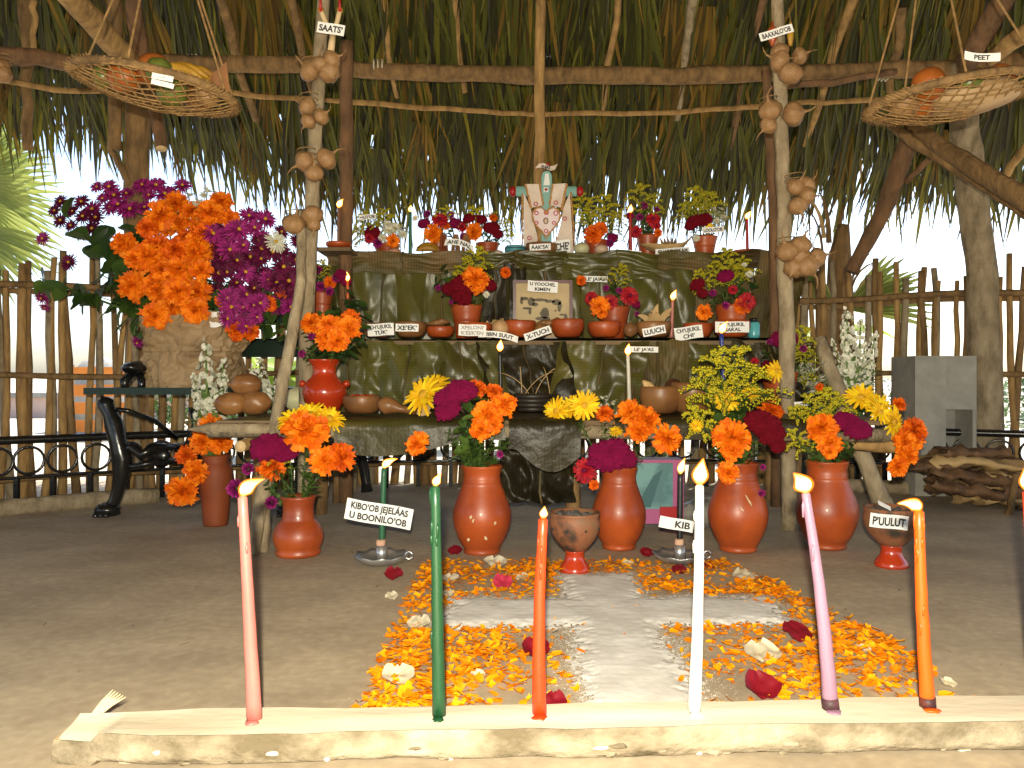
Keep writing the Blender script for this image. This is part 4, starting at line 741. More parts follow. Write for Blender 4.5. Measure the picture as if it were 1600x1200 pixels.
# ---- big paper-wrapped bouquet on the bench
KRAFT = mat('kraft_paper', (.30, .20, .10), (.16, .10, .05), 5, .6, .3, 18, c3=(.30, .20, .10), bdist=.01)
random.seed(9)
bb = bouquet('huge bouquet of marigolds and purple asters in crumpled brown paper', P(305, 500, 3.1),
    cluster('marigold', 305, 335, 3.0, 10, 55, 22, 20)+cluster('marigold_deep', 280, 375, 2.97, 8, 55, 26, 20)+cluster('marigold', 225, 425, 2.95, 7, 28, 32, 21)+cluster('marigold', 285, 400, 2.94, 5, 35, 26, 20)+cluster('marigold', 280, 470, 2.93, 7, 34, 26, 19)+
    cluster('marigold', 250, 490, 2.95, 2, 10, 6, 20)+[('marigold', 193, 380, 20, 2.95), ('marigold', 305, 395, 26, 2.94), ('marigold', 275, 405, 26, 2.93), ('marigold', 305, 485, 22, 2.92), ('marigold_deep', 345, 470, 10, 2.95), ('marigold_deep', 372, 515, 18, 2.95), ('marigold_deep', 392, 518, 14, 2.95)]+
    cluster('aster', 225, 310, 3.12, 9, 40, 22, 15)+cluster('aster', 165, 310, 3.12, 7, 22, 18, 15)+cluster('aster_dark', 120, 340, 3.12, 8, 40, 25, 14)+[('aster', 285, 290, 15, 3.14), ('aster', 268, 300, 13, 3.14), ('aster', 67, 373, 13, 3.06), ('aster', 65, 465, 13, 3.0, -.3, -.8), ('aster', 70, 480, 9, 3.0, 0, -.9), ('aster', 215, 535, 11, 2.98, -.3, -.6), ('aster_dark', 95, 315, 13, 3.1), ('aster_dark', 108, 410, 15, 3.05), ('aster_dark', 150, 340, 15, 3.1)]+
    cluster('aster', 375, 365, 3.0, 14, 42, 28, 16)+cluster('aster_dark', 400, 405, 2.98, 30, 65, 50, 17)+cluster('aster', 410, 440, 2.96, 15, 50, 42, 16)+cluster('aster_dark', 340, 400, 3.04, 6, 20, 25, 15)+cluster('aster', 375, 485, 2.94, 9, 28, 28, 14)+[('white_daisy', 431, 378, 18, 2.93), ('white_daisy', 411, 397, 9, 2.95), ('marigold_deep', 440, 450, 15, 2.94), ('marigold_deep', 420, 475, 13, 2.94), ('white_daisy', 457, 440, 9, 2.95), ('white_daisy', 318, 305, 7, 3.1), ('white_daisy', 325, 320, 8, 3.1)],
    [('spray_dark', 130, 370, 3.1, 1), ('spray_dark', 160, 390, 3.08, 1), ('spray_dark', 150, 430, 3.04, 1), ('spray', 60, 440, 3.0, .9), ('spray', 100, 455, 3.0, .9), ('spray', 150, 460, 2.98, 1), ('spray', 170, 445, 3.0, 1), ('spray_dark', 200, 350, 3.1, 1), ('spray_dark', 100, 330, 3.12, .8), ('spray_dark', 260, 330, 3.12), ('spray_dark', 340, 350, 3.1), ('spray_dark', 400, 390, 3.04), ('spray_dark', 430, 430, 3.02), ('spray_dark', 440, 480, 3.0), ('spray', 455, 500, 2.98), ('spray_dark', 390, 470, 3.0), ('spray_dark', 240, 400, 3.06), ('spray_dark', 330, 440, 3.02), ('spray', 210, 520, 2.97, 1.2), ('spray_dark', 280, 420, 3.06), ('mini_white', 325, 292, 3.12, .5), ('feather', 425, 460, 2.98), ('spray_dark', 345, 450, 2.98), ('spray_dark', 310, 440, 3.0)], name='wrapped_bouquet', mr=.05)
g = MB(); pc = P(305, 612, 3.08)
def kraft(u, v):
    a = 2*pi*u; r0 = .155+.02*v-.05*max(0, v-.35)*(v < .5); q = 1+.14*nz((cos(a)*2, sin(a)*2, v*3))+.16*abs(nz((cos(a)*3, sin(a)*3, v*4)))+.10*abs(nz((cos(a)*7+v*4, sin(a)*7, v*9)))
    return Vector((pc.x+r0*cos(a)*q*1.06, pc.y+r0*sin(a)*.75*q, .464+v*.265+(.035*nz((cos(a)*3, sin(a)*3, 1)) if v > .9 else 0)))
g.grid(kraft, 90, 44); g.build('paper_wrap', KRAFT, bb, smooth=False)
g = MB(); g.grid(lambda u, v: P(318+52*u, 482+24*v+6*sin(u*5), 2.96+.02*nz((u*5, v*5, 0))), 8, 4); g.build('white_liner', PAPER, bb)

# ================================================================== PAPER SIGNS
def text_mesh(txt):
    cu = bpy.data.curves.new('t', 'FONT'); cu.body = txt; cu.size = 1; cu.offset = .036; cu.resolution_u = 3
    o = bpy.data.objects.new('t', cu); C.objects.link(o); bpy.context.view_layer.update()
    me = bpy.data.meshes.new_from_object(o.evaluated_get(bpy.context.evaluated_depsgraph_get()))
    bpy.data.objects.remove(o); vs = [v.co.copy() for v in me.vertices]; fs = [tuple(p.vertices) for p in me.polygons]; bpy.data.meshes.remove(me); return vs, fs
def sign(lines, px, py, wp, hp, d, tilt, label, bend=0.0, ink=INK, xfit=.86, lean=.0, xoff=0.0, yaw=0.0, group=None, hfit=None):
    c = P(px, py, d); W, H = S(wp, d), S(hp, d)
    t = thing('paper_sign', label, 'sign', c); M = Matrix.Rotation(yaw, 4, 'Z') @ Matrix.Rotation(radians(tilt), 4, 'Y') @ Matrix.Rotation(lean, 4, 'X')
    def df(x, y, z): return c+M @ Vector((x, z+bend*1.2*(x/W*2)**2*H*.8, y-bend*(x/W*2)**2*H*1.0+.02*H*sin(x/W*7)))
    g = MB()
    for z in (-.0006, .0006): g.grid(lambda u, v: df((u-.5)*W, (v-.5)*H, z), 12, 2)
    n1 = 13; k = 39; g.f += [(i, i+1, k+i+1, k+i) for i in range(12)]+[(26+i, 26+i+1, k+26+i+1, k+26+i) for i in range(12)]+[(0, 13, k+13, k), (13, 26, k+26, k+13), (12, 25, k+25, k+12), (25, 38, k+38, k+25)]; g.m += [0]*28
    card = g.build('card', PAPER, t, smooth=False)
    n = len(lines); g = MB(); lh = H/(n+.15); wide = max(len(l) for l in lines)
    for i, l in enumerate(lines):
        vs, fs = text_mesh(l)
        if not vs: continue
        x0 = min(v.x for v in vs); x1 = max(v.x for v in vs); y1 = .72; hh = lh*(hfit or .66)/y1; ww = min(hh*1.15, W*xfit/(x1-x0)); hh = min(hh, ww*1.5)
        cy = H*.5-lh*(i+.57)
        g.add([df((v.x-(x0+x1)/2)*ww+xoff*W, (v.y-.36)*hh+cy, -.0013) for v in vs], fs)
    g.build('lettering', ink, card, smooth=False); return t
sign(['KIBO\u2019OB JEJEL\u00c1AS', 'U BOONILO\u2019OB'], 592, 803, 105, 33, 2.19, 10, 'white two line sign leaning on the dark green holder candle')
sign(['KIB'], 1057, 819, 54, 18, 2.19, 10, 'white sign reading KIB beside the black holder candle', xoff=.18)
sign(['P\u2019UULUT'], 1389, 815, 60, 22, 2.10, 6, 'white sign reading P\u2019UULUT stuck on the right incense burner')
sign(['SAATS\u2019'], 517, 45, 43, 17, 2.60, 9, 'white sign reading SAATS\u2019 tied to the slingshot')
sign(['BAAXALO\u2019OB'], 1213, 51, 54, 13, 2.62, -17, 'tilted white sign reading BAAXALO\u2019OB on the right arch pole')
sign(['PEET'], 1534, 90, 56, 13, 2.06, 3, 'white sign reading PEET on the right hanging basket', bend=-.15)
sign(['\u2022 \u2022\u2022 \u2022\u2022 \u2022'], 254, 121, 34, 9, 2.03, 12, 'upper white paper strip on the left hanging basket', hfit=.35)
sign(['\u2022\u2022 \u2022'], 254, 131, 36, 8, 2.025, 14, 'lower white paper strip on the left hanging basket', hfit=.35)
sign(['\u2022\u2022LO\u2019OB'], 574, 339, 27, 8, 3.42, -4, 'small white sign on the far left goldenrod')
sign(['AHE NAL'], 718, 379, 46, 10, 3.38, 14, 'curved white sign reading NAL over the brown corn cobs', bend=.5)
sign(['\u00c1AK\u2019SA\u2019'], 844, 386, 33, 10, 3.345, -2, 'white sign reading \u00c1AK\u2019SA\u2019 on the brown bowl under the cross')
sign(['CHE\u2019'], 878, 385, 26, 20, 3.42, -5, 'white sign ending in CHE\u2019 behind the brown top bowl', xoff=.02)
sign(['JA\u2019AS'], 992, 396, 20, 9, 3.40, 8, 'small white sign reading JA\u2019AS under the red top candle')
sign(['CHARCHI\u2019IKAM'], 1051, 392, 54, 9, 3.37, -4, 'long white sign leaning on the dry husk boat')
sign(['LOOLO\u2019OB'], 1114, 359, 34, 9, 3.40, -4, 'white sign reading LOOLO\u2019OB on the maroon comb pot')
sign(['CH\u2019UJUKIL', 'TUK\u2019'], 595, 515, 41, 19, 2.94, -3, 'two line white sign ending in TUK\u2019 on the leftmost bowl')
sign(['XE\u2019EK\u2019'], 636, 512, 36, 12, 2.94, 1, 'white sign reading XE\u2019EK\u2019 on the brown gourd bowl')
sign(['XPELONI\u2019', 'K\u2019\u00c9EK\u2019EN'], 738, 516, 43, 18, 2.94, 2, 'white sign with faint grey print below the left cup vase', ink=INKG)
sign(['PIBIN SUUT'], 779, 523, 62, 10, 2.94, 8, 'curved white sign reading PIBIN SUUT around the round tan jug', bend=.35)
sign(['X-TUCH'], 840, 521, 43, 12, 2.94, -19, 'slanting white sign reading X-TUCH before the picture')
sign(['U YOOCHEL', 'KIMEN'], 848, 448, 47, 17, 3.16, 4, 'two line white sign stuck on the top of the framed picture')
sign(['LE\u2019 JA\u2019AS'], 930, 436, 39, 9, 3.25, 2, 'white sign reading LE\u2019 JA\u2019AS above the zinnia vase')
sign(['LUUCH'], 1022, 517, 36, 13, 2.94, -11, 'white sign reading LUUCH on the gourd bowl of husks')
sign(['CH\u2019UJUKIL', 'CHI\u2019'], 1076, 520, 44, 20, 2.94, -8, 'tilted two line white sign ending in CHI\u2019')
sign(['CH\u2019UJUKIL', 'NAKAL'], 1144, 511, 53, 17, 2.94, 0, 'two line white sign above the blue candle')
sign(['LE\u2019 JA\u2019AS'], 1006, 546, 45, 9, 2.86, 1, 'white sign reading LE\u2019 JA\u2019AS beside the white shelf candle')
sign(['ISWAAJ'], 1083, 627, 34, 12, 2.60, 14, 'white sign reading ISW on the bread bowl', xfit=.9)
sign(['\u2022\u2022\u2022\u2022'], 383, 605, 26, 6, 2.52, 10, 'narrow white paper strip lying on the brown gourds', hfit=.35)
sign([' '], 1382, 790, 22, 9, 2.16, 28, 'blank white paper scrap on top of the right incense burner', lean=-.9)
sign(['\u2022P\u2022'], 1252, 631, 22, 7, 2.62, -3, 'white sign mostly hidden behind the right goldenrod', hfit=.5)

# ================================================================== CANDLES
def flame_mat():
    m = bpy.data.materials.new('flame'); m.use_nodes = True; n = m.node_tree; L = n.links.new; n.nodes.clear()
    out = n.nodes.new('ShaderNodeOutputMaterial'); em = n.nodes.new('ShaderNodeEmission'); tc = n.nodes.new('ShaderNodeTexCoord'); sp = n.nodes.new('ShaderNodeSeparateXYZ'); cr = n.nodes.new('ShaderNodeValToRGB')
    L(tc.outputs['Generated'], sp.inputs[0]); L(sp.outputs['Z'], cr.inputs[0]); e = cr.color_ramp.elements
    e[0].position = 0; e[0].color = (1, .22, .015, 1); e[1].position = .30; e[1].color = (1, .66, .17, 1); q = e.new(.75); q.color = (1, .60, .12, 1); q = e.new(1); q.color = (1, .30, .03, 1)
    L(cr.outputs[0], em.inputs[0]); em.inputs[1].default_value = 6; L(em.outputs[0], out.inputs[0]); return m
def aura_mat():
    m = bpy.data.materials.new('flame_mantle'); m.use_nodes = True; n = m.node_tree; L = n.links.new; n.nodes.clear()
    out = n.nodes.new('ShaderNodeOutputMaterial'); em = n.nodes.new('ShaderNodeEmission'); tr = n.nodes.new('ShaderNodeBsdfTransparent'); ms = n.nodes.new('ShaderNodeMixShader')
    em.inputs[0].default_value = (1, .25, .02, 1); em.inputs[1].default_value = 1.0; ms.inputs[0].default_value = .45; L(tr.outputs[0], ms.inputs[1]); L(em.outputs[0], ms.inputs[2]); L(ms.outputs[0], out.inputs[0]); return m
FLM, AUR = flame_mat(), aura_mat()
WICK = mat('wick', (.03, .02, .015), (.05, .03, .02), 20, .9)
def wax(name, c): return mat('wax_'+name, c, tuple(x*.82 for x in c), 9, .38, .15, 30, spec=.45, sss=.12, bdist=.003)
def candle(label, base, top, r0, r1, m, fl_px=None, fl_r=6, fl_h=20, fl_dir=(0, 1), name='candle', drips=0, bent=0.0):
    """base, top world points; flame offset given in metres along fl_dir (x, z)"""
    base = Vector(base); top = Vector(top); t = thing(name, label, 'candle', base); n = 12; g = MB(); pts = []
    for i in range(n+1):
        f = i/n; pts.append(base.lerp(top, f)+Vector((bent*sin(pi*f), 0, 0))+Vector((.0006*nz((i*.9, base.x*9, 1)), 0, 0)))
    dr = (top-base).normalized(); g.tube(pts+[top+dr*r1*.5], [r0+(r1-r0)*(i/n)**.8 for i in range(n+1)]+[r1*.45], 18, wob=.06); g.build('wax', m, t)
    for k in range(drips):
        f = R(.72, .98) if k < drips*.7 else R(.3, .8); a = R(2.6, 5.4); p = base.lerp(top, f)+Vector((cos(a), -abs(sin(a)), 0))*(r0+(r1-r0)*f)*.95; g = MB(); g.tube([p+Vector((0, 0, .006)), p, p-Vector((0, 0, R(.006, .02)))], [.001, .0022, .0016], 7); g.build('drip', m, t)
    d = Vector((fl_dir[0], 0, fl_dir[1])).normalized(); wk = [top, top+Vector((0, 0, fl_h*.22)), top+Vector((0, 0, fl_h*.24))+d*fl_h*.18]
    g = MB(); g.tube(wk, [.0009, .0008, .0006], 5); g.build('wick', WICK, t)
    if fl_px is not False:
        b0 = top+Vector((0, 0, r1*.25+fl_h*.06)); pts = bez(b0, b0+Vector((0, 0, fl_h*.35))+d*fl_h*.15, b0+d*fl_h, 9); pr = [.25, .62, .88, 1.0, .95, .80, .60, .40, .20, .03]
        g = MB(); g.tube(pts, [fl_r*q for q in pr], 12); fo_ = g.build('flame', FLM, t)
        g = MB(); ax = [b0-Vector((0, 0, fl_h*.04))]+[p+(p-pts[4])*.10 for p in pts]; g.tube(ax, [fl_r*.2]+[fl_r*(q*1.2+.1) for q in pr[:-1]]+[fl_r*.1], 12); fo2 = g.build('flame_mantle', AUR, fo_)
    return t
D = 1.12; ZL = .043
def logc(x): return 1.105+.044*(x+.35)
def fc(label, bx, tx, ty, wp0, wp1, m, fr, fh, fdir, drips=0, bent=0.0, d=D):
    d = logc(PX(bx, 1.13)); z = ZL+.001; return candle(label, (PX(bx, d), d, z), P(tx, ty, d), S(wp0, d)/2, S(wp1, d)/2, m, None, S(fr*.85, d), S(fh*.92, d), fdir, drips=drips, bent=bent)
random.seed(8)
fc('pink candle with a flame blown right on the split log', 398, 379, 778, 24, 15, wax('pink', (.52, .15, .13)), 11, 44, (.85, .65), 2)
fc('dark green candle standing on the split log', 686, 680, 762, 22, 15, wax('green', (.010, .06, .022)), 6.5, 22, (.45, .9), 6)
fc('red orange candle standing on the split log', 843, 849, 812, 23, 15, wax('red_orange', (.58, .045, .006)), 6.5, 19, (.12, 1), 3, bent=-.003)
fc('white candle with a tall flame on the split log', 1085, 1093, 760, 21, 13, wax('white', (.72, .70, .64)), 12.5, 42, (.15, 1), 4, bent=.002)
fc('lilac candle leaning left on the split log', 1298, 1259, 772, 25, 13, wax('lilac', (.30, .17, .25)), 15, 36, (-.55, .85), 2, bent=.004)
fc('bright orange dripping candle at the right of the split log', 1450, 1436, 800, 23, 15, wax('orange', (.72, .10, .004)), 10, 36, (-.95, .28), 14, bent=-.002)
fc('red candle half out of the frame at the right edge', 1622, 1606, 770, 22, 15, wax('red', (.6, .05, .02)), 11, 40, (-.1, 1), 0)
for px, tx, ty, wp, l in ((1298, 1259, 772, 25, 'lilac'), (1450, 1436, 800, 23, 'orange')):
    dd = logc(PX(px, 1.13)); a = Vector((PX(px, dd), dd, ZL+.001)); b = P(tx, ty, dd); g = MB(); r_ = S(wp, dd)/2*1.03; g.tube([a, a.lerp(b, .02), a.lerp(b, .05)], [r_*1.02, r_*1.01, r_*.99], 18, wob=.1)
    own = [o for o in C.objects if o.get('label', '').startswith('lilac' if l == 'lilac' else 'bright orange dripping')][0]; g.build('charred_foot', mat('charred_wax_'+l, (.10, .035, .05) if l == 'lilac' else (.16, .025, .006), (.03, .012, .015), 30, .6), own)
for px, m in ((398, 'pink'), (686, 'green'), (843, 'red_orange'), (1085, 'white'), (1298, 'lilac'), (1450, 'orange')):
    o_ = bpy.data.objects.new('wax_puddle', None); C.objects.remove if False else None
    g = MB(); dd = logc(PX(px, 1.13)); c = Vector((PX(px, dd), dd-.012, ZL+.0005)); g.blob(c, (R(.006, .012), .010, .0022), 12, 6, .4, px); w_ = g.build('wax_puddle', MATS['wax_'+m], None, off=c); tag(w_, 'small '+m.replace('_', ' ')+' wax spill at the foot of its candle', 'wax', None, 'thing')
    bpy.data.objects.remove(o_)
# holders
def holder(label, px, d, candle_label, top, m, fdir):
    x = PX(px, d); t = thing('candle_holder', label, 'holder', (x, d, 0)); n = 36; g = MB(); r = S(42, d); vs = []
    prof = [(0, .004), (.35, .004), (.72, .005), (.90, .014), (1.0, .024), (.98, .026), (.88, .017), (.70, .008), (.3, .007), (0, .007)]
    for i, (q, z) in enumerate(prof):
        for j in range(n): a = 2*pi*j/n; f = 1+(.05*cos(9*a) if q > .8 else 0); vs.append((x+q*r*cos(a)*f, d+q*r*sin(a)*f, z+(.003*cos(9*a) if q > .8 else 0)))
    g.add(vs, [(i*n+j, i*n+(j+1) % n, (i+1)*n+(j+1) % n, (i+1)*n+j) for i in range(len(prof)-1) for j in range(n)]); g.build('dish', TIN, t)
    g = MB(); g.lathe([(.0, .005), (.016, .005), (.0155, .05), (.0135, .05), (.0135, .02), (0, .02)], 20, (x, d, 0)); g.build('socket', TIN, t)
    g = MB(); g.tube([(x+r*1.02+.010*cos(a), d, .022+.010*sin(a)) for a in [i*.5 for i in range(13)]], .003, 6); g.build('handle', TIN, t)
    g = MB(); g.lathe([(.0125, .03), (.0128, .058), (.0115, .066), (.009, .06), (.009, .03)], 12, (x, d, 0), wob=.3); pp = g.build('paper_packing', mat('peach_paper', (.6, .38, .26), (.5, .3, .2), 20, .8), t)
    candle(candle_label, (x, d, .03), top, .0085, .0075, m, None, S(5, d), S(24, d), fdir)
holder('crimped tin candle holder with a handle at the left', 596, 2.22, 'slim green candle in the left tin holder', P(600, 733, 2.22), wax('green2', (.02, .11, .05)), (.9, .6))
holder('crimped tin candle holder behind the white candle', 1062, 2.23, 'slim black candle in the right tin holder', P(1063, 742, 2.23), wax('black', (.012, .012, .014)), (.3, 1))
def sc_(label, bx, bz, d, tx, ty, wp, m, fr=4, fh=15, fdir=(.1, 1)): return candle(label, (PX(bx, d), d, bz), P(tx, ty, d), S(wp, d)/2, S(wp*.8, d)/2, m, None, S(fr, d), S(fh, d), fdir)
sc_('slim black candle on the low shelf before the lower riser', 783, Z1+.008, 2.80, 781, 550, 7, MATS['wax_black'], 4.5, 17)
sc_('slim white candle on the low shelf before the lower riser', 984, Z1+.008, 2.78, 981, 556, 7, wax('white2', (.62, .58, .46)), 4.5, 17)
sc_('slim blue candle rising behind the right goldenrod', 1133, Z1+.008, 2.70, 1127, 522, 8, wax('blue', (.015, .03, .22)), 5, 20, (.5, .9))
sc_('thin pink candle on the middle shelf by the gourd bowl', 1049, Z2+.01, 3.03, 1051, 470, 6, wax('pink2', (.5, .17, .14)), 4, 16, (.35, 1))
sc_('thin orange candle before the left upper riser', 545, Z2+.01, 3.08, 543, 440, 5, wax('orange2', (.75, .13, .02)), 3.5, 14, (-.1, 1))
sc_('thin dark green candle on the top shelf', 641, Z3+.01, 3.44, 641, 332, 6, MATS['wax_green2'], 3, 10)
sc_('thin red candle on the top shelf right of cross', 985, Z3+.01, 3.42, 985, 333, 6, wax('red2', (.35, .012, .008)), 3.5, 12)
sc_('thin red candle standing in the top right dish', 1168, Z3+.015, 3.44, 1167, 343, 5, MATS['wax_red2'], 3.5, 13, (.5, .9))
sc_('thin brown candle before the flat mottled post', 529, Z3+.015, 3.22, 529, 325, 5, wax('brown', (.18, .08, .04)), 4, 14, (.5, .9))

# ================================================================== SPLIT LOG
LOGT = mat('split_wood', (.72, .67, .55), (.58, .50, .36), 3, .7, .3, 40, stretch=(.6, 2, 1), c3=(.67, .60, .46), bdist=.003)
LOGB = mat('log_bark', (.36, .31, .22), (.12, .095, .055), 16, .9, .9, 50, stretch=(.6, 1, 1), c3=(.24, .20, .135), bdist=.012)
x0, x1 = PX(72, 1.08), 1.2; lg = thing('split_log', 'halved pale log holding the row of coloured candles', 'log', (x0, 1.1, 0))
g = MB()
def ltop(u, v):
    x = x0+.02+(x1-x0)*u; f = logc(x)-.044+.012*nz((x*4, 1, 1))+.004*nz((x*17, 1, 4))+(.05*(1-u*14) if u < .07 else 0)*.4; b = logc(x)+.036+.010*nz((x*4, 3, 1))+.003*nz((x*15, 3, 3))
    return Vector((x, f+(b-f)*v, ZL-.001+.0025*nz((x*3, v*2, 6))+(-.012*(1-v) if u < .03 else 0)))
g.grid(ltop, 140, 8); g.build('split_face', LOGT, lg)
g = MB()
def lbark(u, v):
    a = ltop(u, 0); b = ltop(u, 1); x = a.x-.012*max(0, 1-u*40)*(.5+.5*nz((v*7, 2, 2))); th = pi*v; yc = (a.y+b.y)/2; ry = (b.y-a.y)/2+.012*sin(th)**.6
    return Vector((x, yc-ry*math.copysign(abs(cos(th))**.45, cos(th))+.005*nz((x*9, v*4, 3))*sin(th)+.003*nz((x*30, v*12, 3))*sin(th), a.z-.0004-(ZL-.002)*sin(th)**.55+.003*nz((x*11, v*8, 1))*sin(th)))
g.grid(lbark, 160, 26); bk_ = g.build('bark', LOGB, lg)
g = MB(); e = [lbark(0, v/26) for v in range(27)]; g.add(e, [tuple(range(27))]); g.build('sawn_end', CUT, lg)
g = MB()
for k in range(6): a = Vector((PX(140, 1.11)+.0015*k, logc(-.57)+.02, ZL)); b = a+Vector((.022+.002*k, .014, .030-.002*k)); g.strip([a, a.lerp(b, .5)+Vector((0, 0, .002)), b], [.0022, .0018, .0004], Vector((0, -1, .3)).normalized(), .2)
g.build('splinter', CUT, lg)
for k in range(26):
    u = R(.02, .9); v = R(.08, .4); c = lbark(u, v); g = MB(); g.blob(c+Vector((0, .001, .0)), (R(.004, .014), .0025, R(.002, .005)), 8, 5, .5, k); g.build('bark_flake', LOGT if k % 3 == 0 else LOGB, bk_)

# ================================================================== INCENSE BURNERS
BURN = [(.0, 0), (.60, 0), (.62, .03), (.55, .10), (.40, .20), (.36, .28), (.38, .34), (.40, .36), (.55, .42), (.80, .55), (.96, .70), (1.0, .82), (.98, .88), (.95, .92), (.98, .96), (.99, 1.0)]
def burner(label, px, d, wp, hp):
    x = PX(px, d); r = S(wp, d)/2; h = S(hp, d); t = thing('incense_burner', label, 'burner', (x, d, 0))
    g = MB(); g.lathe([(q*r, z*h) for q, z in BURN if z <= .37], 36, (x, d, 0)); g.build('foot', CLAYR, t)
    up_ = [(q*r, z*h) for q, z in BURN if z >= .36]; g = MB(); g.lathe([(.36*r, .355*h)]+up_+[(.90*r, h), (.88*r, .8*h), (.6*r, .55*h), (0, .5*h)], 36, (x, d, 0)); g.build('bowl', CLAYD, t)
    for k in range(4): a = -pi/2+(k-1.5)*.75; g = MB(); g.blob((x+cos(a)*r*.985, d+sin(a)*r*.985, .74*h), .0035, 8, 6); g.build('vent_hole', INK, t)
    g = MB()
    for k in range(26): g.blob((x+R(-.7, .7)*r, d+R(-.7, .7)*r, .86*h+R(0, .05)*h), R(.008, .016), 7, 5, .5, k)
    tag(g.build('charcoal', mat('charcoal', (.05, .045, .04), (.14, .13, .12), 40, .95), t), kind='stuff')
burner('dark smoked incense burner on a red foot at the head of the white cross', 898, 2.13, 80, 93)
burner('red footed incense burner wearing a sign behind the orange candle', 1393, 2.19, 84, 92)

# ================================================================== POWDER CROSS AND PETALS
LIME = mat('lime_powder', (.74, .73, .70), (.60, .58, .54), 14, .95, .25, 120, bdist=.002)
def cz(x, y):
    cx = .205+.01*(y-1.6); ax = .092-.004*(y-1.6); v = min(ax-abs(x-cx), y-1.19, 2.10-y); h = min(.36-abs(x-.215),   .108+.02*max(0, -(x-.1))-abs(y-1.765-.02*(x-.2)))
    return max(v, h)+.016*nz((x*9, y*9, 1))+.012*nz((x*24, y*24, 3))+.012*nz((x*60, y*60, 3))+.010*nz((x*150, y*150, 1))
lc = thing('powder_cross', 'white powder cross strewn on the floor before the altar', 'cross', (.2, 1.7, 0)); g = MB(); st_ = .0045; nx, ny = int(.76/st_), int(1.0/st_); idx = {}
vs = []; fs = []
for j in range(ny+1):
    for i in range(nx+1):
        x = -.18+i*st_; y = 1.13+j*st_; c_ = cz(x, y)
        vs.append((x+R(-.002, .002), y+R(-.002, .002), floorz(x, y)+.0012+max(-.001, min(.006, c_*.16))+.0006*nz((x*60, y*60, 2))+.0012*nz((x*16, y*16, 5))))
for j in range(ny):
    for i in range(nx):
        if cz(-.18+(i+.5)*st_, 1.13+(j+.5)*st_) > R(-.018, .016): fs.append((j*(nx+1)+i, j*(nx+1)+i+1, (j+1)*(nx+1)+i+1, (j+1)*(nx+1)+i))
g.add(vs, fs); g.build('powder', LIME, lc)
g = MB(); k = 0
while k < 14000:
    x, y = R(-.26, .68), R(1.14, 2.2); q = cz(x, y)
    if q > .01 or random.random() > math.exp(q*42)+.002: continue
    k += 1; r = R(.0003, .0011)*(1.3 if random.random() < .1 else 1); z = floorz(x, y); g.add([(x+r, y, z), (x-r*.5, y+r*.87, z), (x-r*.5, y-r*.87, z), (x, y, z+r)], [(0, 1, 3), (1, 2, 3), (2, 0, 3)])
tag(g.build('powder_specks', LIME, lc), kind='stuff')
MP = mat('fallen_marigold', (.95, .42, .006), (.80, .22, .003), 4, .6, isl=.85, trans=.2, spec=.2)
def loose(g, c, L, w, az, tilt, roll):
    M = Matrix.Translation(c) @ Matrix.Rotation(az, 4, 'Z') @ Matrix.Rotation(tilt, 4, 'Y') @ Matrix.Rotation(roll, 4, 'X')
    petal(g, M, L, w, R(-.5, .8), R(-.4, .4), R(-.1, .3), 3, .3, R(.5, 1.3))
def dens(x, y):
    if x < -.235 or x > .715-.12*max(0, (y-1.6))/.6 or y < 1.185 or y > 2.24: return 0
    c_ = cz(x, y); e = min(x+.235, (.715-.12*max(0, (y-1.6))/.6)-x, 2.24-y); n_ = nz((x*5, y*5, 9))+.5*nz((x*13, y*13, 4))
    if c_ > -.012: return .025 if c_ < .03 else .006
    left = 1.0 if x < .09 else .8
    if y > 1.86: e = min(e, 2.24-y)
    b = .85 if e < .16 else (.50 if e < .26 else .22)
    if x < -.02 and y < 1.6: b = max(b, .75)
    if y > 1.9: b = max(b, .62)
    if abs(x) < .5 and 2.14 < y: b *= .6
    if x > .28 and y < 1.62 and e > .13: b = .52
    return max(0, b*left*(1+1.5*n_)**1.3 if n_ > -.66 else 0)
g = MB(); near = []; k = 0; lifts = {}
while k < 5000:
    x, y = R(-.27, .72), R(1.14, 2.26)
    if random.random() > dens(x, y)*(1.0): continue
    k += 1; key = (int(x/.02), int(y/.02)); lifts[key] = lifts.get(key, 0)+1; z = floorz(x, y)+.002+min(.007, .0012*lifts[key])
    if y < 1.55 and len(near) < 240: near.append((x, y, z)); continue
    loose(g, (x, y, z), R(.007, .021), R(.002, .0065), R(0, 6.28), R(-.25, .12), R(-.5, .5))
o = g.build('marigold_petals', MP); tag(o, 'carpet of loose orange marigold petals round the powder cross', 'petals', kind='stuff')
PV = []
for k in range(8): g = MB(); loose(g, (0, 0, 0), R(.012, .025), R(.004, .009), 0, R(-.2, .08), R(-.3, .3)); PV.append(g.mesh('marigold_petal', MP))
for k, c in enumerate(near):
    o = bpy.data.objects.new('marigold_petal', PV[k % 8]); C.objects.link(o); o.location = c; o.rotation_euler = (R(-.25, .25), R(-.2, .15), R(0, 6.28)); tag(o, 'loose orange marigold petal lying near the candle log', 'petal', 'loose marigold petals nearest the log')
ROSE = mat('rose_petal', (.26, .006, .018), (.13, .002, .008), 5, .55, trans=.15); ROSEP = mat('rose_petal_pink', (.55, .04, .09), (.4, .02, .05), 5, .55, trans=.15); CREAM = mat('cream_petal', (.76, .71, .55), (.62, .55, .38), 6, .55, trans=.2)
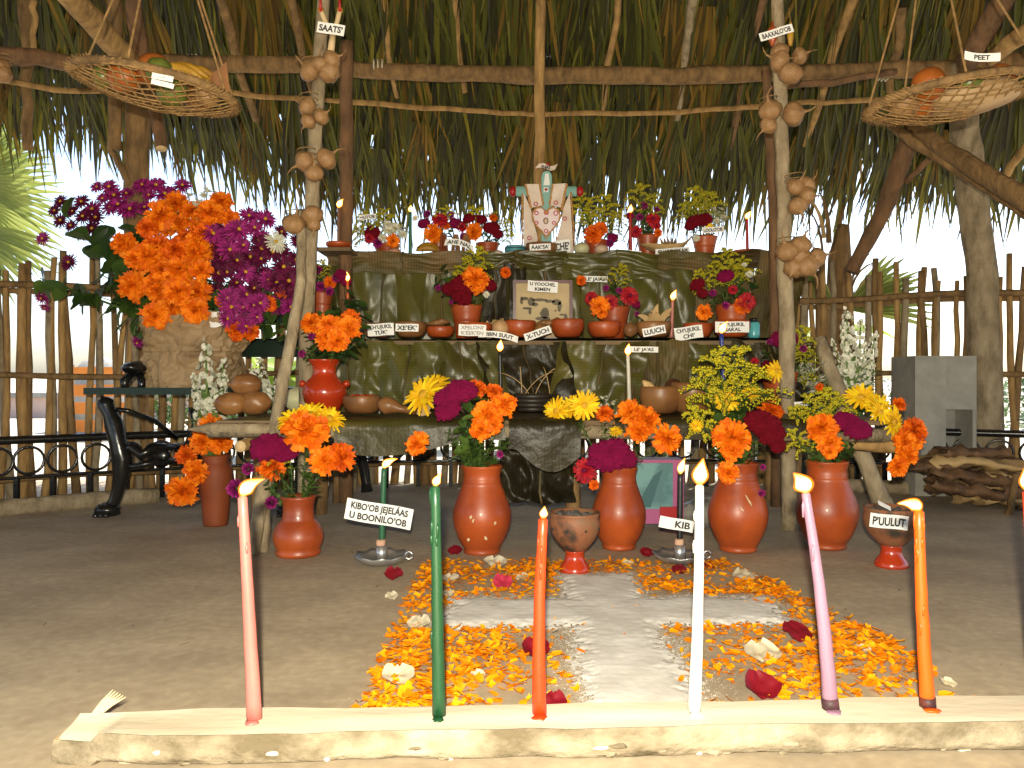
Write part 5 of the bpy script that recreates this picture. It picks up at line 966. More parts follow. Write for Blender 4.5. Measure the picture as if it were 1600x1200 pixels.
def rose(label, px, py, wp, m, fold, az, grp):
    d = fd(py, .008); c = P(px, py, d); c.z = floorz(c.x, c.y)+.012; L = S(wp, d); M = Matrix.Translation(c) @ Matrix.Rotation(az*.5, 4, 'Z') @ Matrix.Rotation(.42 if m is not CREAM else .2, 4, 'X')
    def fn(u, v):
        a = (u-.5)*2; b = (v-.5)*2; s_ = sqrt(max(0, 1-b*b*.85)); x = a*s_*.5*L*(1.05-.35*(b+1)/2)*(1+.15*nz((b*2, px, 3))); y = b*.46*L
        return M @ Vector((x, y, fold*.5*L*(a*a*s_*.9+.35*b*b)-.006+.14*L*nz((a*1.6+px, b*1.6, 1))+.01))
    g = MB(); g.grid(fn, 10, 8); zm = min(v[2] for v in g.v); g.v = [(v[0], v[1], v[2]-zm+floorz(c.x, c.y)+.003) for v in g.v]; o = g.build('rose_petal', m, None, off=c); tag(o, label, 'petal', grp)
random.seed(14)
for px, py, wp, f, az, l in [(615, 900, 32, .25, .2, 'dark red rose petal at the upper left of the petal carpet'), (711, 862, 26, .2, 0, 'dark red petal at the foot of the chipped vase'), (785, 913, 34, .3, .3, 'pinkish red petal left of the powder cross'), (836, 1018, 50, .45, .2, 'curled dark red petal behind the red orange candle'), (868, 1100, 40, .3, 0, 'red petal against the log by the red orange candle'), (1188, 1076, 62, .35, .3, 'large red rose petal against the log right of the white candle'), (1243, 993, 50, .15, .6, 'dark red rose petal beside the lilac candle'), (1105, 884, 20, .4, 1.2, 'small dark red petal just right of the white candle'), (1060, 892, 26, .4, 0, 'crumpled dark red petal before the right tin holder'), (1010, 865, 24, .2, 0, 'flat red petal left of the right tin holder')]:
    rose(l, px, py, wp, ROSEP if 'pinkish' in l else ROSE, f, az, 'red rose petals on the floor')
for px, py, wp, f, az, l in [(774, 882, 42, .3, .1, 'cream petal between the chipped vase and cross'), (622, 1057, 58, .35, .4, 'large cream petal on the left of the petal carpet'), (655, 972, 40, .2, 0, 'cream petal left of the dark green candle'), (612, 930, 24, .2, .5, 'small cream petal at the carpet left edge'), (704, 904, 30, .2, 0, 'pale petal right of the dark green candle top half'), (745, 1053, 26, .5, 1, 'crumpled white petal right of the dark green candle'), (1190, 1022, 64, .35, -.1, 'large cream petal between the white and lilac candles'), (1163, 900, 42, .15, 0, 'flat cream petal right of the powder cross'), (1348, 1012, 26, .4, .4, 'small white petal right of the lilac candle'), (1480, 1064, 28, .4, .2, 'white petal right of the bright orange candle'), (700, 925, 20, .2, 0, 'tiny pale petal in the upper left carpet'), (982, 880, 22, .2, 0, 'tiny pale petal before the middle vase'), (813, 900, 28, .15, 0, 'thin pale petal left of the incense burner')]:
    rose(l, px, py, wp, CREAM, f, az, 'pale petals on the floor')
g = MB(); k = 0                                     # litter on the floor
while k < 130:
    x, y = R(-1.6, 1.7), R(1.2, 3.2); k += 1; L = R(.003, .014); a = R(0, 6.28); z = floorz(x, y)+.0015
    g.strip([Vector((x, y, z)), Vector((x+cos(a)*L, y+sin(a)*L, z+.001)), Vector((x+cos(a+.3)*L*2, y+sin(a+.3)*L*2, z))], [.0008, .0016, .0006], Vector((0, 0, 1)), .2)
tag(g.build('floor_litter', mat('litter', (.32, .24, .14), (.08, .06, .03), 3, .9, isl=.9), None), 'scattered bits of dry leaf and grit on the floor', 'litter', kind='stuff')

# ================================================================== OFFERINGS ON THE SHELVES
random.seed(55)
def bowl(label, px, d, z, wp, hp, m, prof=BOWL, name='bowl', fill=None, tilt=0.0):
    t, top = pot(name, label, px, d, z, prof, wp, hp, m, 'bowl')
    return t, top
def lumps(name, label, cat, c, rs, m, n=1, wob=.2, parts='piece'):
    t = thing(name, label, cat, Vector(c)-Vector((0, 0, rs[2])))
    g = MB(); g.blob(c, rs, 18, 12, wob, c[0]*9); g.build(parts, m, t); return t
zs = Z2+.012
bowl('clay bowl at the left end of the middle shelf', 590, 3.03, zs, 46, 22, CLAYD); bowl('brown gourd bowl left of the small clay bowl', 642, 3.03, zs, 50, 24, GOURD); bowl('small shiny clay bowl beside the left cup vase', 688, 3.03, zs, 44, 17, CLAY)
bowl('clay bowl behind the faint grey sign', 742, 3.02, zs, 54, 22, CLAY); bowl('clay bowl before the left foot of the picture', 812, 3.03, zs, 52, 26, CLAY); bowl('round clay bowl before the right foot of the picture', 887, 3.02, zs, 52, 28, CLAY)
bowl('wide clay bowl under the red zinnias', 944, 3.02, zs, 52, 24, CLAY); bowl('gourd bowl holding dry husks by the thin pink candle', 1021, 3.01, zs, 56, 24, GOURD); bowl('clay bowl behind the two line CHI sign', 1090, 3.02, zs, 46, 22, CLAY); bowl('wide clay bowl under the two line right sign', 1143, 3.02, zs, 58, 26, CLAY)
TERR = mat('brown_skin', (.26, .12, .04), (.16, .07, .025), 12, .5, .2, 40)
def fruit(name, label, cat, px, d, z, r, m, sq=1.0, stem_=True, wob=.08, n=20):
    c = Vector((PX(px, d), d, z+r*sq)); t = thing(name, label, cat, (c.x, c.y, z)); g = MB(); g.blob(c, (r, r, r*sq), n, 14, wob, px); g.build('flesh', m, t)
    if stem_: g = MB(); g.tube([c+Vector((0, -r*.1, r*sq*.92)), c+Vector((.003, -r*.15, r*sq*1.15))], [.004, .002], 6); g.build('stem', BARK, t)
    return t
fruit('jug', 'round tan jug behind the curved PIBIN sign', 'jug', 782, 3.0, zs, .032, mat('tan_skin', (.50, .32, .16), (.4, .24, .11), 9, .5), 1.0)
fruit('fruit', 'round orange brown fruit under the slanting X-TUCH sign', 'fruit', 846, 2.985, zs, .027, GOURD, .9); fruit('fruit', 'brown fruit with a pale tip by the wide clay bowl', 'fruit', 985, 2.985, zs, .026, TERR, 1.0)
for k, (px, l) in enumerate([(802, 'brown tamales heaped in the bowl before the picture left'), (862, 'brown tamales heaped in the bowl before the picture right'), (688, 'brown fruit heap in the small shiny bowl')]):
    t = thing('food_heap', l, 'food', (PX(px, 3.03), 3.03, zs+.03))
    for j in range(5): g = MB(); c = Vector((PX(px, 3.03)+R(-.03, .03), 3.04+R(-.02, .02), zs+.048+R(0, .014))); g.tube([c+Vector((-.03, 0, -.004)), c, c+Vector((.03, R(-.01, .01), -.004))], [.004, .013, .004], 9, wob=.2); g.build('tamale', GOURD if j % 2 else TERR, t)
def husks(label, c, n, L, spread, name='dry_husks'):
    t = thing(name, label, 'husks', c)
    for k in range(n):
        a = R(-spread, spread); d = Vector((sin(a), R(-.3, .3), cos(a)*.8)).normalized(); p = Vector(c)+Vector((R(-.02, .02), R(-.015, .015), 0)); l = L*R(.6, 1.1)
        g = MB(); g.strip(bez(p, p+d*l*.5+Vector((0, 0, .01)), p+d*l+Vector((0, -.01, -.01)), 5), [.006, .011, .012, .010, .006, .001], Vector((0, -1, .15)).normalized(), .4); g.build('husk', STRAW, t)
    return t
husks('dry corn husks sticking out of the gourd bowl', (PX(1025, 3.02), 3.02, zs+.045), 9, .08, 1.3); husks('feathery dry grass tuft right of the left cup vase', (PX(765, 3.06), 3.06, zs), 12, .09, .8, 'dry_grass')
t = thing('jar', 'small turquoise jar at the right end of middle shelf', 'jar', (PX(1178, 3.08), 3.08, zs)); TURQ = mat('turquoise', (.10, .42, .46), (.07, .34, .38), 8, .3, coat=.3)
g = MB(); g.lathe([(0, 0), (.020, 0), (.022, .01), (.022, .052), (.016, .06)], 20, (PX(1178, 3.08), 3.08, zs)); g.build('body', TURQ, t); g = MB(); g.lathe([(0, .06), (.017, .06), (.017, .074), (0, .076)], 16, (PX(1178, 3.08), 3.08, zs)); g.build('lid', IRON, t)
# framed picture
fx, fdp = PX(848, 3.24), 3.24; W_, H_ = S(88, 3.24), .235; fr = thing('framed_picture', 'old sepia picture in a dark red frame on the middle shelf', 'picture', (fx, fdp, zs)); RED = mat('frame_red', (.10, .012, .008), (.06, .008, .006), 10, .35)
for a, b in (((fx-W_/2, fdp, zs+H_/2), (.012, .016, H_)), ((fx+W_/2, fdp, zs+H_/2), (.012, .016, H_)), ((fx, fdp, zs+H_-.006), (W_-.0125, .0158, .012)), ((fx, fdp, zs+.006), (W_-.0125, .0158, .012))): g = MB(); g.box(a, b); g.build('frame_bar', RED, fr, smooth=False)
g = MB(); g.box((fx, fdp+.003, zs+H_/2), (W_-.012, .004, H_-.02)); g.build('print', mat('sepia_paper', (.50, .38, .20), (.42, .30, .15), 5, .6), fr, smooth=False)
SEP = mat('sepia_ink', (.09, .075, .05), (.16, .13, .09), 12, .7)
g = MB(); yy = fdp-.0008
def disc(cx, cz_, rx, rz, n=14, wob=.3): g.add([(fx+cx+rx*cos(2*pi*i/n)*(1+wob*nz((cx*50, i, 1))), yy, zs+cz_+rz*sin(2*pi*i/n)*(1+wob*nz((i, cz_*50, 2)))) for i in range(n)], [tuple(range(n))])
for a in [(-.045, .150, .014, .018), (-.012, .158, .03, .006), (.028, .152, .022, .006), (.055, .148, .020, .012), (.066, .132, .008, .02), (-.07, .163, .014, .007), (-.083, .155, .006, .016), (-.06, .125, .02, .005), (-.05, .112, .006, .012), (.008, .105, .018, .022), (.0, .085, .03, .008), (-.06, .04, .05, .012), (-.02, .04, .02, .016), (.05, .115, .004, .004), (.062, .118, .004, .003), (.09, .085, .008, .02), (.075, .10, .010, .004), (-.085, .045, .012, .02), (.02, .06, .012, .016), (-.03, .14, .012, .008)]: disc(*a)
g.build('drawing', SEP, fr, smooth=False)
# painted cross with stole
cx, cd = PX(853, 3.47), 3.47; zb = Z3+.004; tq = mat('cross_turquoise', (.22, .42, .38), (.17, .34, .31), 8, .5); CRM = mat('stole_cloth', (.66, .56, .48), (.56, .46, .38), 20, .85, .2, 80)
cr_ = thing('painted_cross', 'turquoise wooden cross dressed in an embroidered stole on top shelf', 'cross', (cx, cd, zb))
def q3(px, py, d=cd): return P(px, py, d)
def slab(name, pts, y0, y1, m):
    n = len(pts); g = MB(); g.add([(p.x, y0, p.z) for p in pts]+[(p.x, y1, p.z) for p in pts], [tuple(range(n))[::-1], tuple(range(n, 2*n))]+[(i, (i+1) % n, n+(i+1) % n, n+i) for i in range(n)]); return g.build(name, m, cr_, smooth=False)
slab('upright', [q3(846, 396), q3(846, 276), q3(848, 270), q3(852, 268), q3(858, 268), q3(861, 272), q3(862, 276), q3(862, 396)], cd-.006, cd+.006, tq)
g = MB(); a, b = q3(807, 299), q3(900, 299); g.tube([a-Vector((.006, 0, 0)), a, b, b+Vector((.006, 0, 0))], [.008, .022, .022, .008], 16, squash=.45, ph=0); g.build('arm', tq, cr_)
for px in (801, 906): g = MB(); g.blob(q3(px, 299), (.016, .016, .022), 14, 10); g.build('end_knob', mat('knob_red', (.35, .01, .012), (.28, .008, .01), 6, .4), cr_)
g = MB(); g.blob(q3(856, 257, cd-.002), (.010, .008, .008), 10, 8); g.build('end_knob', MATS['knob_red'], cr_)
slab('panel', [q3(849, 290), q3(852, 272), q3(857, 272), q3(859, 290)], cd-.0085, cd-.006, PAPER)
slab('banner', [q3(836, 264), q3(842, 257), q3(850, 256), q3(858, 261), q3(866, 260), q3(871, 257), q3(867, 266), q3(860, 268), q3(850, 264), q3(842, 263)], cd-.013, cd-.010, CRM)
vs, fs = text_mesh('INRI'); g = MB(); c = q3(853, 262.5); g.add([(c.x+(v.x-1.0)*.020, cd-.0145, c.z+(v.y-.36)*.020+.12*(c.x-(c.x+(v.x-1)*.02))) for v in vs], fs); g.build('lettering', INK, cr_, smooth=False)
slab('stole_strap', [q3(822, 289), q3(842, 289), q3(848, 322), q3(830, 326)], cd-.018, cd-.010, CRM); slab('stole_strap', [q3(864, 289), q3(884, 288), q3(878, 326), q3(860, 322)], cd-.018, cd-.010, CRM)
slab('stole_side', [q3(818, 302), q3(829, 326), q3(834, 350), q3(840, 372), q3(838, 396), q3(818, 396)], cd-.0135, cd-.009, CRM); slab('stole_side', [q3(890, 302), q3(896, 396), q3(874, 396), q3(870, 372), q3(876, 350), q3(880, 326)], cd-.0135, cd-.009, CRM)
hp = []
for i in range(28):
    a = 2*pi*i/28; hp.append(q3(853+21*.98*sin(a)**3*1.05, 346-(17*cos(a)-6*cos(2*a)-2.5*cos(3*a)-cos(4*a))*1.32, cd))
slab('heart_panel', hp, cd-.026, cd-.018, mat('heart_white', (.72, .62, .62), (.66, .54, .55), 15, .8))
LACE = mat('lace_gold', (.50, .26, .08), (.36, .17, .05), 40, .8)
def frill(pts, w, y, m, nm='lace_trim', n=None, cl=False):
    g = MB(); k = len(pts)
    for i in range(k if cl else k-1):
        a, b = pts[i], pts[(i+1) % k]; L = (b-a).length; st2 = max(1, int(L/.005))
        for j in range(st2): c = a.lerp(b, j/st2); g.blob((c.x+R(-.001, .001), y, c.z+R(-.001, .001)), (w*R(.7, 1.2), .003, w*R(.7, 1.2)), 6, 4, .3, j+i)
    return g.build(nm, m, cr_)
frill(hp, .0045, cd-.027, LACE, cl=True); frill([q3(821, 290), q3(830, 328)], .005, cd-.019, LACE); frill([q3(843, 290), q3(849, 324)], .0045, cd-.019, LACE); frill([q3(863, 290), q3(858, 324)], .0045, cd-.019, LACE); frill([q3(885, 290), q3(877, 330)], .0055, cd-.019, LACE); frill([q3(816, 304), q3(816, 394)], .004, cd-.0145, LACE); frill([q3(892, 302), q3(898, 394)], .004, cd-.0145, LACE); frill([q3(841, 372), q3(839, 394)], .004, cd-.0145, LACE); frill([q3(869, 372), q3(872, 394)], .004, cd-.0145, LACE)
PKI = mat('pink_thread', (.55, .10, .16), (.45, .06, .12), 10, .8)
for px, py, r in [(838, 335, 3), (853, 334, 3.5), (868, 335, 3.5), (838, 350, 2.6), (865, 350, 2.6), (853, 363, 3), (837, 320, 3), (868, 318, 3), (882, 343, 3), (827, 373, 3)]: g = MB(); c = q3(px, py); g.tube([(c.x+S(r, cd)*cos(a*1.05), cd-(.0275 if 832 < px < 872 and py > 328 else .0195), c.z+S(r, cd)*sin(a*1.05)) for a in range(7)], .0022, 6, cap=False); g.build('embroidery', PKI, cr_)
g = MB(); c = q3(852.5, 347); g.blob((c.x, cd-.0265, c.z), (.011, .002, .014), 14, 8); g.build('portrait_veil', SEP, cr_); g = MB(); g.blob((c.x, cd-.0285, c.z), (.007, .002, .010), 14, 8); g.build('portrait_face', mat('portrait_skin', (.62, .42, .34), (.56, .38, .3), 6, .7), cr_)
g = MB(); c = q3(853, 297); g.box((c.x, cd-.0085, c.z), (.020, .004, .018)); g.build('medallion', PAPER, cr_, smooth=False); g = MB(); g.blob((c.x, cd-.0115, c.z), (.007, .002, .006), 12, 8); g.build('medallion_rose', MATS['knob_red'], cr_)
# top shelf offerings
z3 = Z3+.006
t = thing('banana_hand', 'small ripe bananas by the dark green top candle', 'bananas', (PX(668, 3.42), 3.42, z3)); BANANA = mat('banana_skin', (.48, .27, .02), (.26, .12, .015), 14, .5)
for k in range(3): c = Vector((PX(668, 3.42), 3.40+.016*k, z3+.016+.008*k)); g = MB(); g.tube([c+Vector((.045*(j/4-.5)*2, 0, .012*cos((j/4-.5)*3))) for j in range(5)], [.004, .012, .014, .012, .004], 9); g.build('banana', BANANA, t)
for k, (px, l) in enumerate([(693, 'reddish corn cob leaning on the top pot'), (712, 'dark brown corn cob under the NAL sign'), (728, 'brown corn cob at the right under NAL sign')]):
    t = thing('corn_cob', l, 'corn', (PX(px, 3.42), 3.42, z3)); g = MB(); c = Vector((PX(px, 3.42), 3.42, z3))
    for a in range(9):
        for j in range(12): zz = j/11; r = .016*(1-.5*zz**2); g.blob(c+Vector((r*cos(a*.698), r*sin(a*.698), .008+.075*zz)), .0045, 6, 4)
    g.build('kernels', [CLAYM, TERR, GOURD][k], t)
t = thing('striped_bowl', 'blue and purple striped bowl on the top shelf', 'bowl', (PX(805, 3.42), 3.42, z3))
for k, (p_, m_) in enumerate([([(0, 0), (.028, 0), (.036, .006), (.040, .011)], mat('stripe_purple', (.22, .05, .14), (.18, .04, .11), 6, .4)), ([(.040, .011), (.044, .016), (.0445, .020), (.044, .026)], mat('stripe_blue', (.09, .30, .36), (.07, .25, .3), 6, .4)), ([(.043, .026), (.043, .029)], INK), ([(.044, .029), (.042, .035), (.036, .039), (.0, .041)], MATS['stripe_blue'])]): g = MB(); g.lathe(p_, 28, (PX(805, 3.42), 3.42, z3)); g.build('band', m_, t)
bowl('brown bowl with a paper sign under the painted cross', 846, 3.42, z3, 50, 18, GOURD)
JIC = mat('pale_squash', (.52, .50, .30), (.42, .40, .22), 8, .5); fruit('squash', 'pale greenish squash right of the painted cross', 'squash', 909, 3.42, z3, .032, JIC, .85); fruit('squash', 'small pale ribbed squash before the marigold pot', 'squash', 940, 3.41, z3, .028, mat('ribbed_squash', (.55, .38, .27), (.45, .29, .2), 12, .5), .8)
for k in range(4): fruit('small_fruit', 'small yellow fruit by the JA\u2019AS sign', 'fruit', 966+8*k, 3.42+.012*(k % 2), z3, .012, BANANA, .9, False)['group'] = 'small yellow fruits on the top shelf'
t = thing('husk_boat', 'boat shaped dry palm husk on the top shelf', 'husk', (PX(1040, 3.42), 3.42, z3))
g = MB(); g.grid(lambda u, v: Vector((PX(998+86*u, 3.42), 3.42+(.05*sin(pi*u)+.004)*cos(pi*v), z3+.004+.085*(2*u-1)**2*(.55+.45*u)+.035*sin(pi*u)*(1-sin(pi*v))-.0+.006*nz((u*8, v*6, 1)))), 24, 10); g.build('shell', STRAW, t)
for k in range(5): g = MB(); c = Vector((PX(1035+4*k, 3.42), 3.42, z3+.02)); g.strip([c, c+Vector((.002*k, 0, .03)), c+Vector((.006*(k-2), -.004, .055))], [.006, .007, .001], Vector((0, -1, .1)).normalized(), .4); g.build('fibre', BARK, t)
for px, d, l in ((1168, 3.44, 'shallow red clay dish holding the top right candle'), (529, 3.22, 'shallow red clay dish holding the brown left candle')):
    bowl(l, px, d, z3-.002, 50 if px > 800 else 40, 9, CLAY, name='dish')
t = thing('corner_board', 'small wooden ledge under the dish at the upper left corner', 'board', (PX(529, 3.24), 3.24, Z3-.01)); g = MB(); g.box((PX(527, 3.24), 3.25, Z3-.006), (.13, .16, .014)); g.build('board', PLANK, t, smooth=False)
fruit('bread_roll', 'pinkish bread roll before the far left top pot', 'bread', 617, 3.40, z3, .026, mat('pink_bread', (.52, .28, .18), (.44, .22, .13), 9, .6), .5, False); fruit('bread_roll', 'pinkish bread roll left of the blue striped bowl', 'bread', 778, 3.42, z3, .022, MATS['pink_bread'], .5, False)
# low shelf offerings
z1 = Z1+.012
for k, (px, z, r, l) in enumerate([(362, z1, .034, 'brown pear gourd lying at the far left end of shelf'), (398, z1, .036, 'brown gourd lying beside the leaning grey pole'), (384, z1+.058, .034, 'brown gourd on top of two others')]):
    d = 2.50+.02*k; c = Vector((PX(px, d), d, z+r)); t = thing('gourd', l, 'gourd', (c.x, c.y, z)); g = MB(); g.blob(c, (r*1.45, r*1.1, r), 20, 14, .12, k); g.build('shell', GOURD, t); g = MB(); g.tube([c+Vector((-r*1.3, -r*.3, 0)), c+Vector((-r*1.55, -r*.4, .002))], [.006, .004], 7); g.build('stem', BARK, t)
fruit('jicama', 'pale round jicama behind the red flared vase', 'jicama', 463, 2.80, z1, .042, JIC, .95)
t, tp = bowl('tilted clay saucer of red fruit beside the red flared vase', 566, 2.60, z1, 60, 28, GOURD)
for k in range(5): fruit('red_fruit', 'small red fruit in the saucer beside the red vase', 'fruit', 552+7*k, 2.60+.01*(k % 2), z1+.035, .013, MATS['knob_red'] if k % 2 else CLAY, 1, False)['group'] = 'red fruits in the saucer'
t = thing('gourd', 'long necked orange gourd on the glossy leaf', 'gourd', (PX(610, 2.52), 2.52, z1)); g = MB(); c = Vector((PX(605, 2.52), 2.52, z1+.026)); g.tube([c+Vector((-.028, 0, 0)), c+Vector((-.022, 0, .002)), c+Vector((-.005, 0, .002)), c+Vector((.015, 0, 0)), c+Vector((.038, 0, -.008)), c+Vector((.06, -.004, -.012)), c+Vector((.085, -.01, -.013)), c+Vector((.094, -.012, -.013))], [.004, .018, .028, .024, .013, .011, .014, .006], 16); g.build('shell', GOURD, t)
husks('dry corn husk lying at the tip of the long necked gourd', (PX(660, 2.50), 2.50, z1), 4, .06, 1.5)
t = thing('dark_basket', 'dark coiled basket with wild stems behind the low shelf centre', 'basket', (PX(830, 2.72), 2.72, z1)); c = Vector((PX(832, 2.72), 2.72, z1))
for k in range(4): g = MB(); rr = .058*(.75+.3*sin(k*.7)); g.tube([c+Vector((rr*cos(a*.393), rr*.8*sin(a*.393), .010+.014*k)) for a in range(17)], .009, 7, cap=False); g.build('coil', mat('dark_cane', (.03, .022, .014), (.015, .011, .008), 20, .5, .3), t)
for k in range(5): a = R(-1.2, 1.2); g = MB(); b = c+Vector((R(-.04, .07), 0, .05)); g.tube(bez(b, b+Vector((sin(a)*.05, 0, .07)), b+Vector((sin(a)*.13, R(-.05, .05), .05+.05*cos(a))), 6), .0016, 5); g.build('stalk', STRAW, t)
BREAD = mat('bread', (.56, .33, .13), (.40, .19, .06), 7, .65, .25, 30, c3=(.60, .40, .18))
def bread(label, px, py, d, L, r, az, tl):
    c = P(px, py, d); t = thing('bread', label, 'bread', c); M = Matrix.Rotation(tl, 3, 'Y') @ Matrix.Rotation(az, 3, 'Z'); g = MB(); g.blob(c, (L, r, r*.6), 20, 12, .22, px, M); g.build('crust', BREAD, t)
    g = MB(); g.blob(c+M @ Vector((0, -r*.35, r*.25)), (L*.85, r*.7, r*.45), 16, 10, .25, px+3, M); g.build('crumb', mat('crumb', (.66, .48, .24), (.55, .36, .15), 10, .8), t)
bowl('brown gourd bowl holding the tall bread', 1032, 2.62, z1, 66, 42, GOURD); bowl('brown gourd bowl holding bread behind the goldenrod', 1082, 2.62, z1, 70, 48, GOURD)
bread('tall pale bread standing in the left gourd bowl', 1018, 612, 2.64, .045, .026, 0, .9); bread('round bread in the right gourd bowl left side', 1068, 612, 2.64, .036, .026, 0, -.7); bread('round bread in the right gourd bowl right side', 1092, 614, 2.66, .036, .026, 0, -.5); bread('flat bread slab across the left gourd bowl rim', 1038, 630, 2.6, .045, .02, 0, .1)
fruit('brown_fruit', 'dark brown fruit between the two bread bowls', 'fruit', 1052, 2.7, z1+.05, .03, mat('dark_skin', (.10, .03, .015), (.06, .02, .01), 8, .4), 1, False)
# stray box and bag under the altar
pk = thing('plastic_box', 'pink framed teal plastic box with red label under the altar', 'box', (PX(1022, 2.72), 2.72, 0)); PKB = mat('pink_plastic', (.42, .10, .24), (.36, .08, .2), 6, .4); TEAL = mat('teal_plastic', (.14, .30, .30), (.07, .17, .18), 5, .45, lo=.45, hi=.55)
c = P(1020, 738, 2.72); g = MB(); g.box((c.x, 2.76, .125), (.20, .10, .21)); g.build('case', PKB, pk, smooth=False); g = MB(); g.box((c.x-.012, 2.706, .145), (.15, .006, .15)); g.build('panel', TEAL, pk, smooth=False); g = MB(); g.add([(c.x-.06, 2.7025, .075), (c.x-.01, 2.7025, .075), (c.x+.03, 2.7025, .20), (c.x-.0, 2.7025, .18)], [(0, 1, 2, 3)]); g.build('stripe', mat('dark_teal', (.03, .12, .13), (.03, .10, .11), 5, .5), pk, smooth=False)
g = MB(); g.box((c.x+.055, 2.701, .055), (.07, .006, .045)); g.build('label', mat('red_label', (.40, .01, .015), (.35, .01, .012), 6, .4), pk, smooth=False)
bg_ = thing('plastic_bag', 'crumpled clear grey plastic bag beside the pink box', 'bag', (PX(1098, 2.75), 2.75, 0)); g = MB(); c = Vector((PX(1098, 2.75), 2.75, .05)); g.grid(lambda u, v: c+Vector((.08*sin(pi*v)*cos(2*pi*u)*(1+.4*nz((u*7, v*7, 1))), .06*sin(pi*v)*sin(2*pi*u), -.05*cos(pi*v)*(1+.2*nz((u*9, v*5, 4))))), 30, 18); g.build('film', mat('grey_film', (.30, .29, .26), (.18, .17, .15), 9, .25, .4, 30), bg_)

# ================================================================== HANGING THINGS
def bulb_mesh(sd_):
    random.seed(sd_); g = MB(); n = 24; vs = []
    prof = [(0, -1.0), (.25, -.98), (.62, -.80), (.9, -.45), (1.0, -.05), (.92, .35), (.68, .66), (.36, .86), (.16, 1.0), (.09, 1.25), (.07, 1.55)]
    for r, z in prof:
        for j in range(n): a = 2*pi*j/n; q = 1+(.07*cos(7*a+sd_)+.05*noise.noise(Vector((cos(a)*2, sin(a)*2, z+sd_))))*min(1, r*1.4); vs.append((r*q*cos(a), r*q*sin(a), z*.86))
    g.add(vs, [(i*n+j, i*n+(j+1) % n, (i+1)*n+(j+1) % n, (i+1)*n+j) for i in range(len(prof)-1) for j in range(n)])
    g.tube([(0, 0, 1.3), (.25*cos(sd_), .25*sin(sd_), 1.7), (.6*cos(sd_), .5*sin(sd_), 1.95)], [.07, .05, .02], 6)
    for k in range(7): a = k*.9; g.tube([(.1*cos(a), .1*sin(a), -.82), (.2*cos(a), .2*sin(a), -.98), (.28*cos(a+.4), .28*sin(a+.4), -1.08)], [.03, .02, .008], 4)
    return g.mesh('bulb', BULB)
BM = [bulb_mesh(k+1) for k in range(5)]
def bunch(label, bl, d):
    t = thing('bulb_bunch', label, 'bulbs', P(bl[0][0], bl[0][1], d)); random.seed(int(bl[0][0]+bl[0][1]))
    for k, (px, py, r, dx, dz) in enumerate(bl): p = P(px, py, d-.02+R(-.015, .015)); inst('bulb', BM[(k+int(px)) % 5], t, align(p, (dx, R(-.5, .1), dz), S(r, d), R(0, 6)))
    a = P(bl[0][0], bl[0][1]-8, d-.005); g = MB(); g.tube([a+Vector((.03*cos(k*.8), .032*sin(k*.8)+.02, .002*k)) for k in range(17)], .0016, 5); g.build('tie', JUTE, t)
dl = 2.66
bunch('topmost bunch of bulbs on the left arch pole', [(484, 111, 17, -.6, .6), (515, 113, 17, .5, -.7), (519, 93, 15, .9, .3), (500, 100, 14, 0, .5)], dl); bunch('second bunch of bulbs down the left arch pole', [(480, 167, 15, -.7, .4), (502, 182, 13, .7, .4), (481, 190, 12, -.5, -.8)], dl)
bunch('third bunch of bulbs down the left arch pole', [(476, 253, 17, -.8, -.5), (510, 248, 17, .6, .5), (491, 270, 15, .1, .8)], dl); bunch('lowest bunch of garlicky bulbs on the left arch pole', [(459, 350, 18, .3, .9), (488, 337, 17, .2, -.8), (490, 350, 12, .4, .4)], dl)
bunch('topmost bunch of bulbs on the right arch pole', [(1235, 114, 19, .2, .6), (1218, 95, 17, -.6, .3), (1250, 87, 13, .8, .3), (1218, 80, 14, -.2, .8)], dl); bunch('second bunch of bulbs down the right arch pole', [(1203, 172, 18, -.3, .7), (1240, 178, 19, .8, .1), (1200, 196, 14, -.6, -.6)], dl)
bunch('third bunch of bulbs down the right arch pole', [(1244, 292, 15, .3, .6), (1262, 288, 13, .6, .6), (1262, 306, 14, .7, 0), (1247, 322, 16, .2, -.8)], dl); bunch('lowest large bunch of bulbs on the right arch pole', [(1230, 392, 18, -.3, .6), (1252, 382, 16, .2, .8), (1240, 420, 16, -.4, -.6), (1262, 415, 20, .4, -.5), (1278, 402, 15, .7, .2), (1250, 402, 16, 0, -.2)], dl)
bunch('pale bulbs cut off by the left edge of the frame', [(-2, 105, 16, -.3, .8), (6, 116, 13, .8, -.2)], 2.9)
# slingshot
WHT = mat('peeled_stick', (.62, .48, .28), (.52, .38, .2), 12, .6); sg = thing('slingshot', 'peeled forked slingshot with red bands hanging on the left arch pole', 'slingshot', P(518, 80, 2.63))
g = MB(); f0 = P(520, 55, 2.63); g.tube([P(517, 80, 2.63), f0], [.011, .010], 9); g.build('handle', WHT, sg)
for px in (501, 531): g = MB(); g.tube(bez(f0, P((px+520)/2, 42, 2.63), P(px, 15, 2.63)), .008, 8); g.build('prong', WHT, sg); g = MB(); a = P(px, 18, 2.622); g.tube([a, a+Vector((0, -.004, .03)), a+Vector((0, .01, .12))], [.0045, .0035, .003], 7); g.build('band', MATS['red_label'], sg); g = MB(); g.tube([P(px, 19, 2.63), P(px, 13, 2.63)], .010, 9); g.build('binding', BANANA, sg)
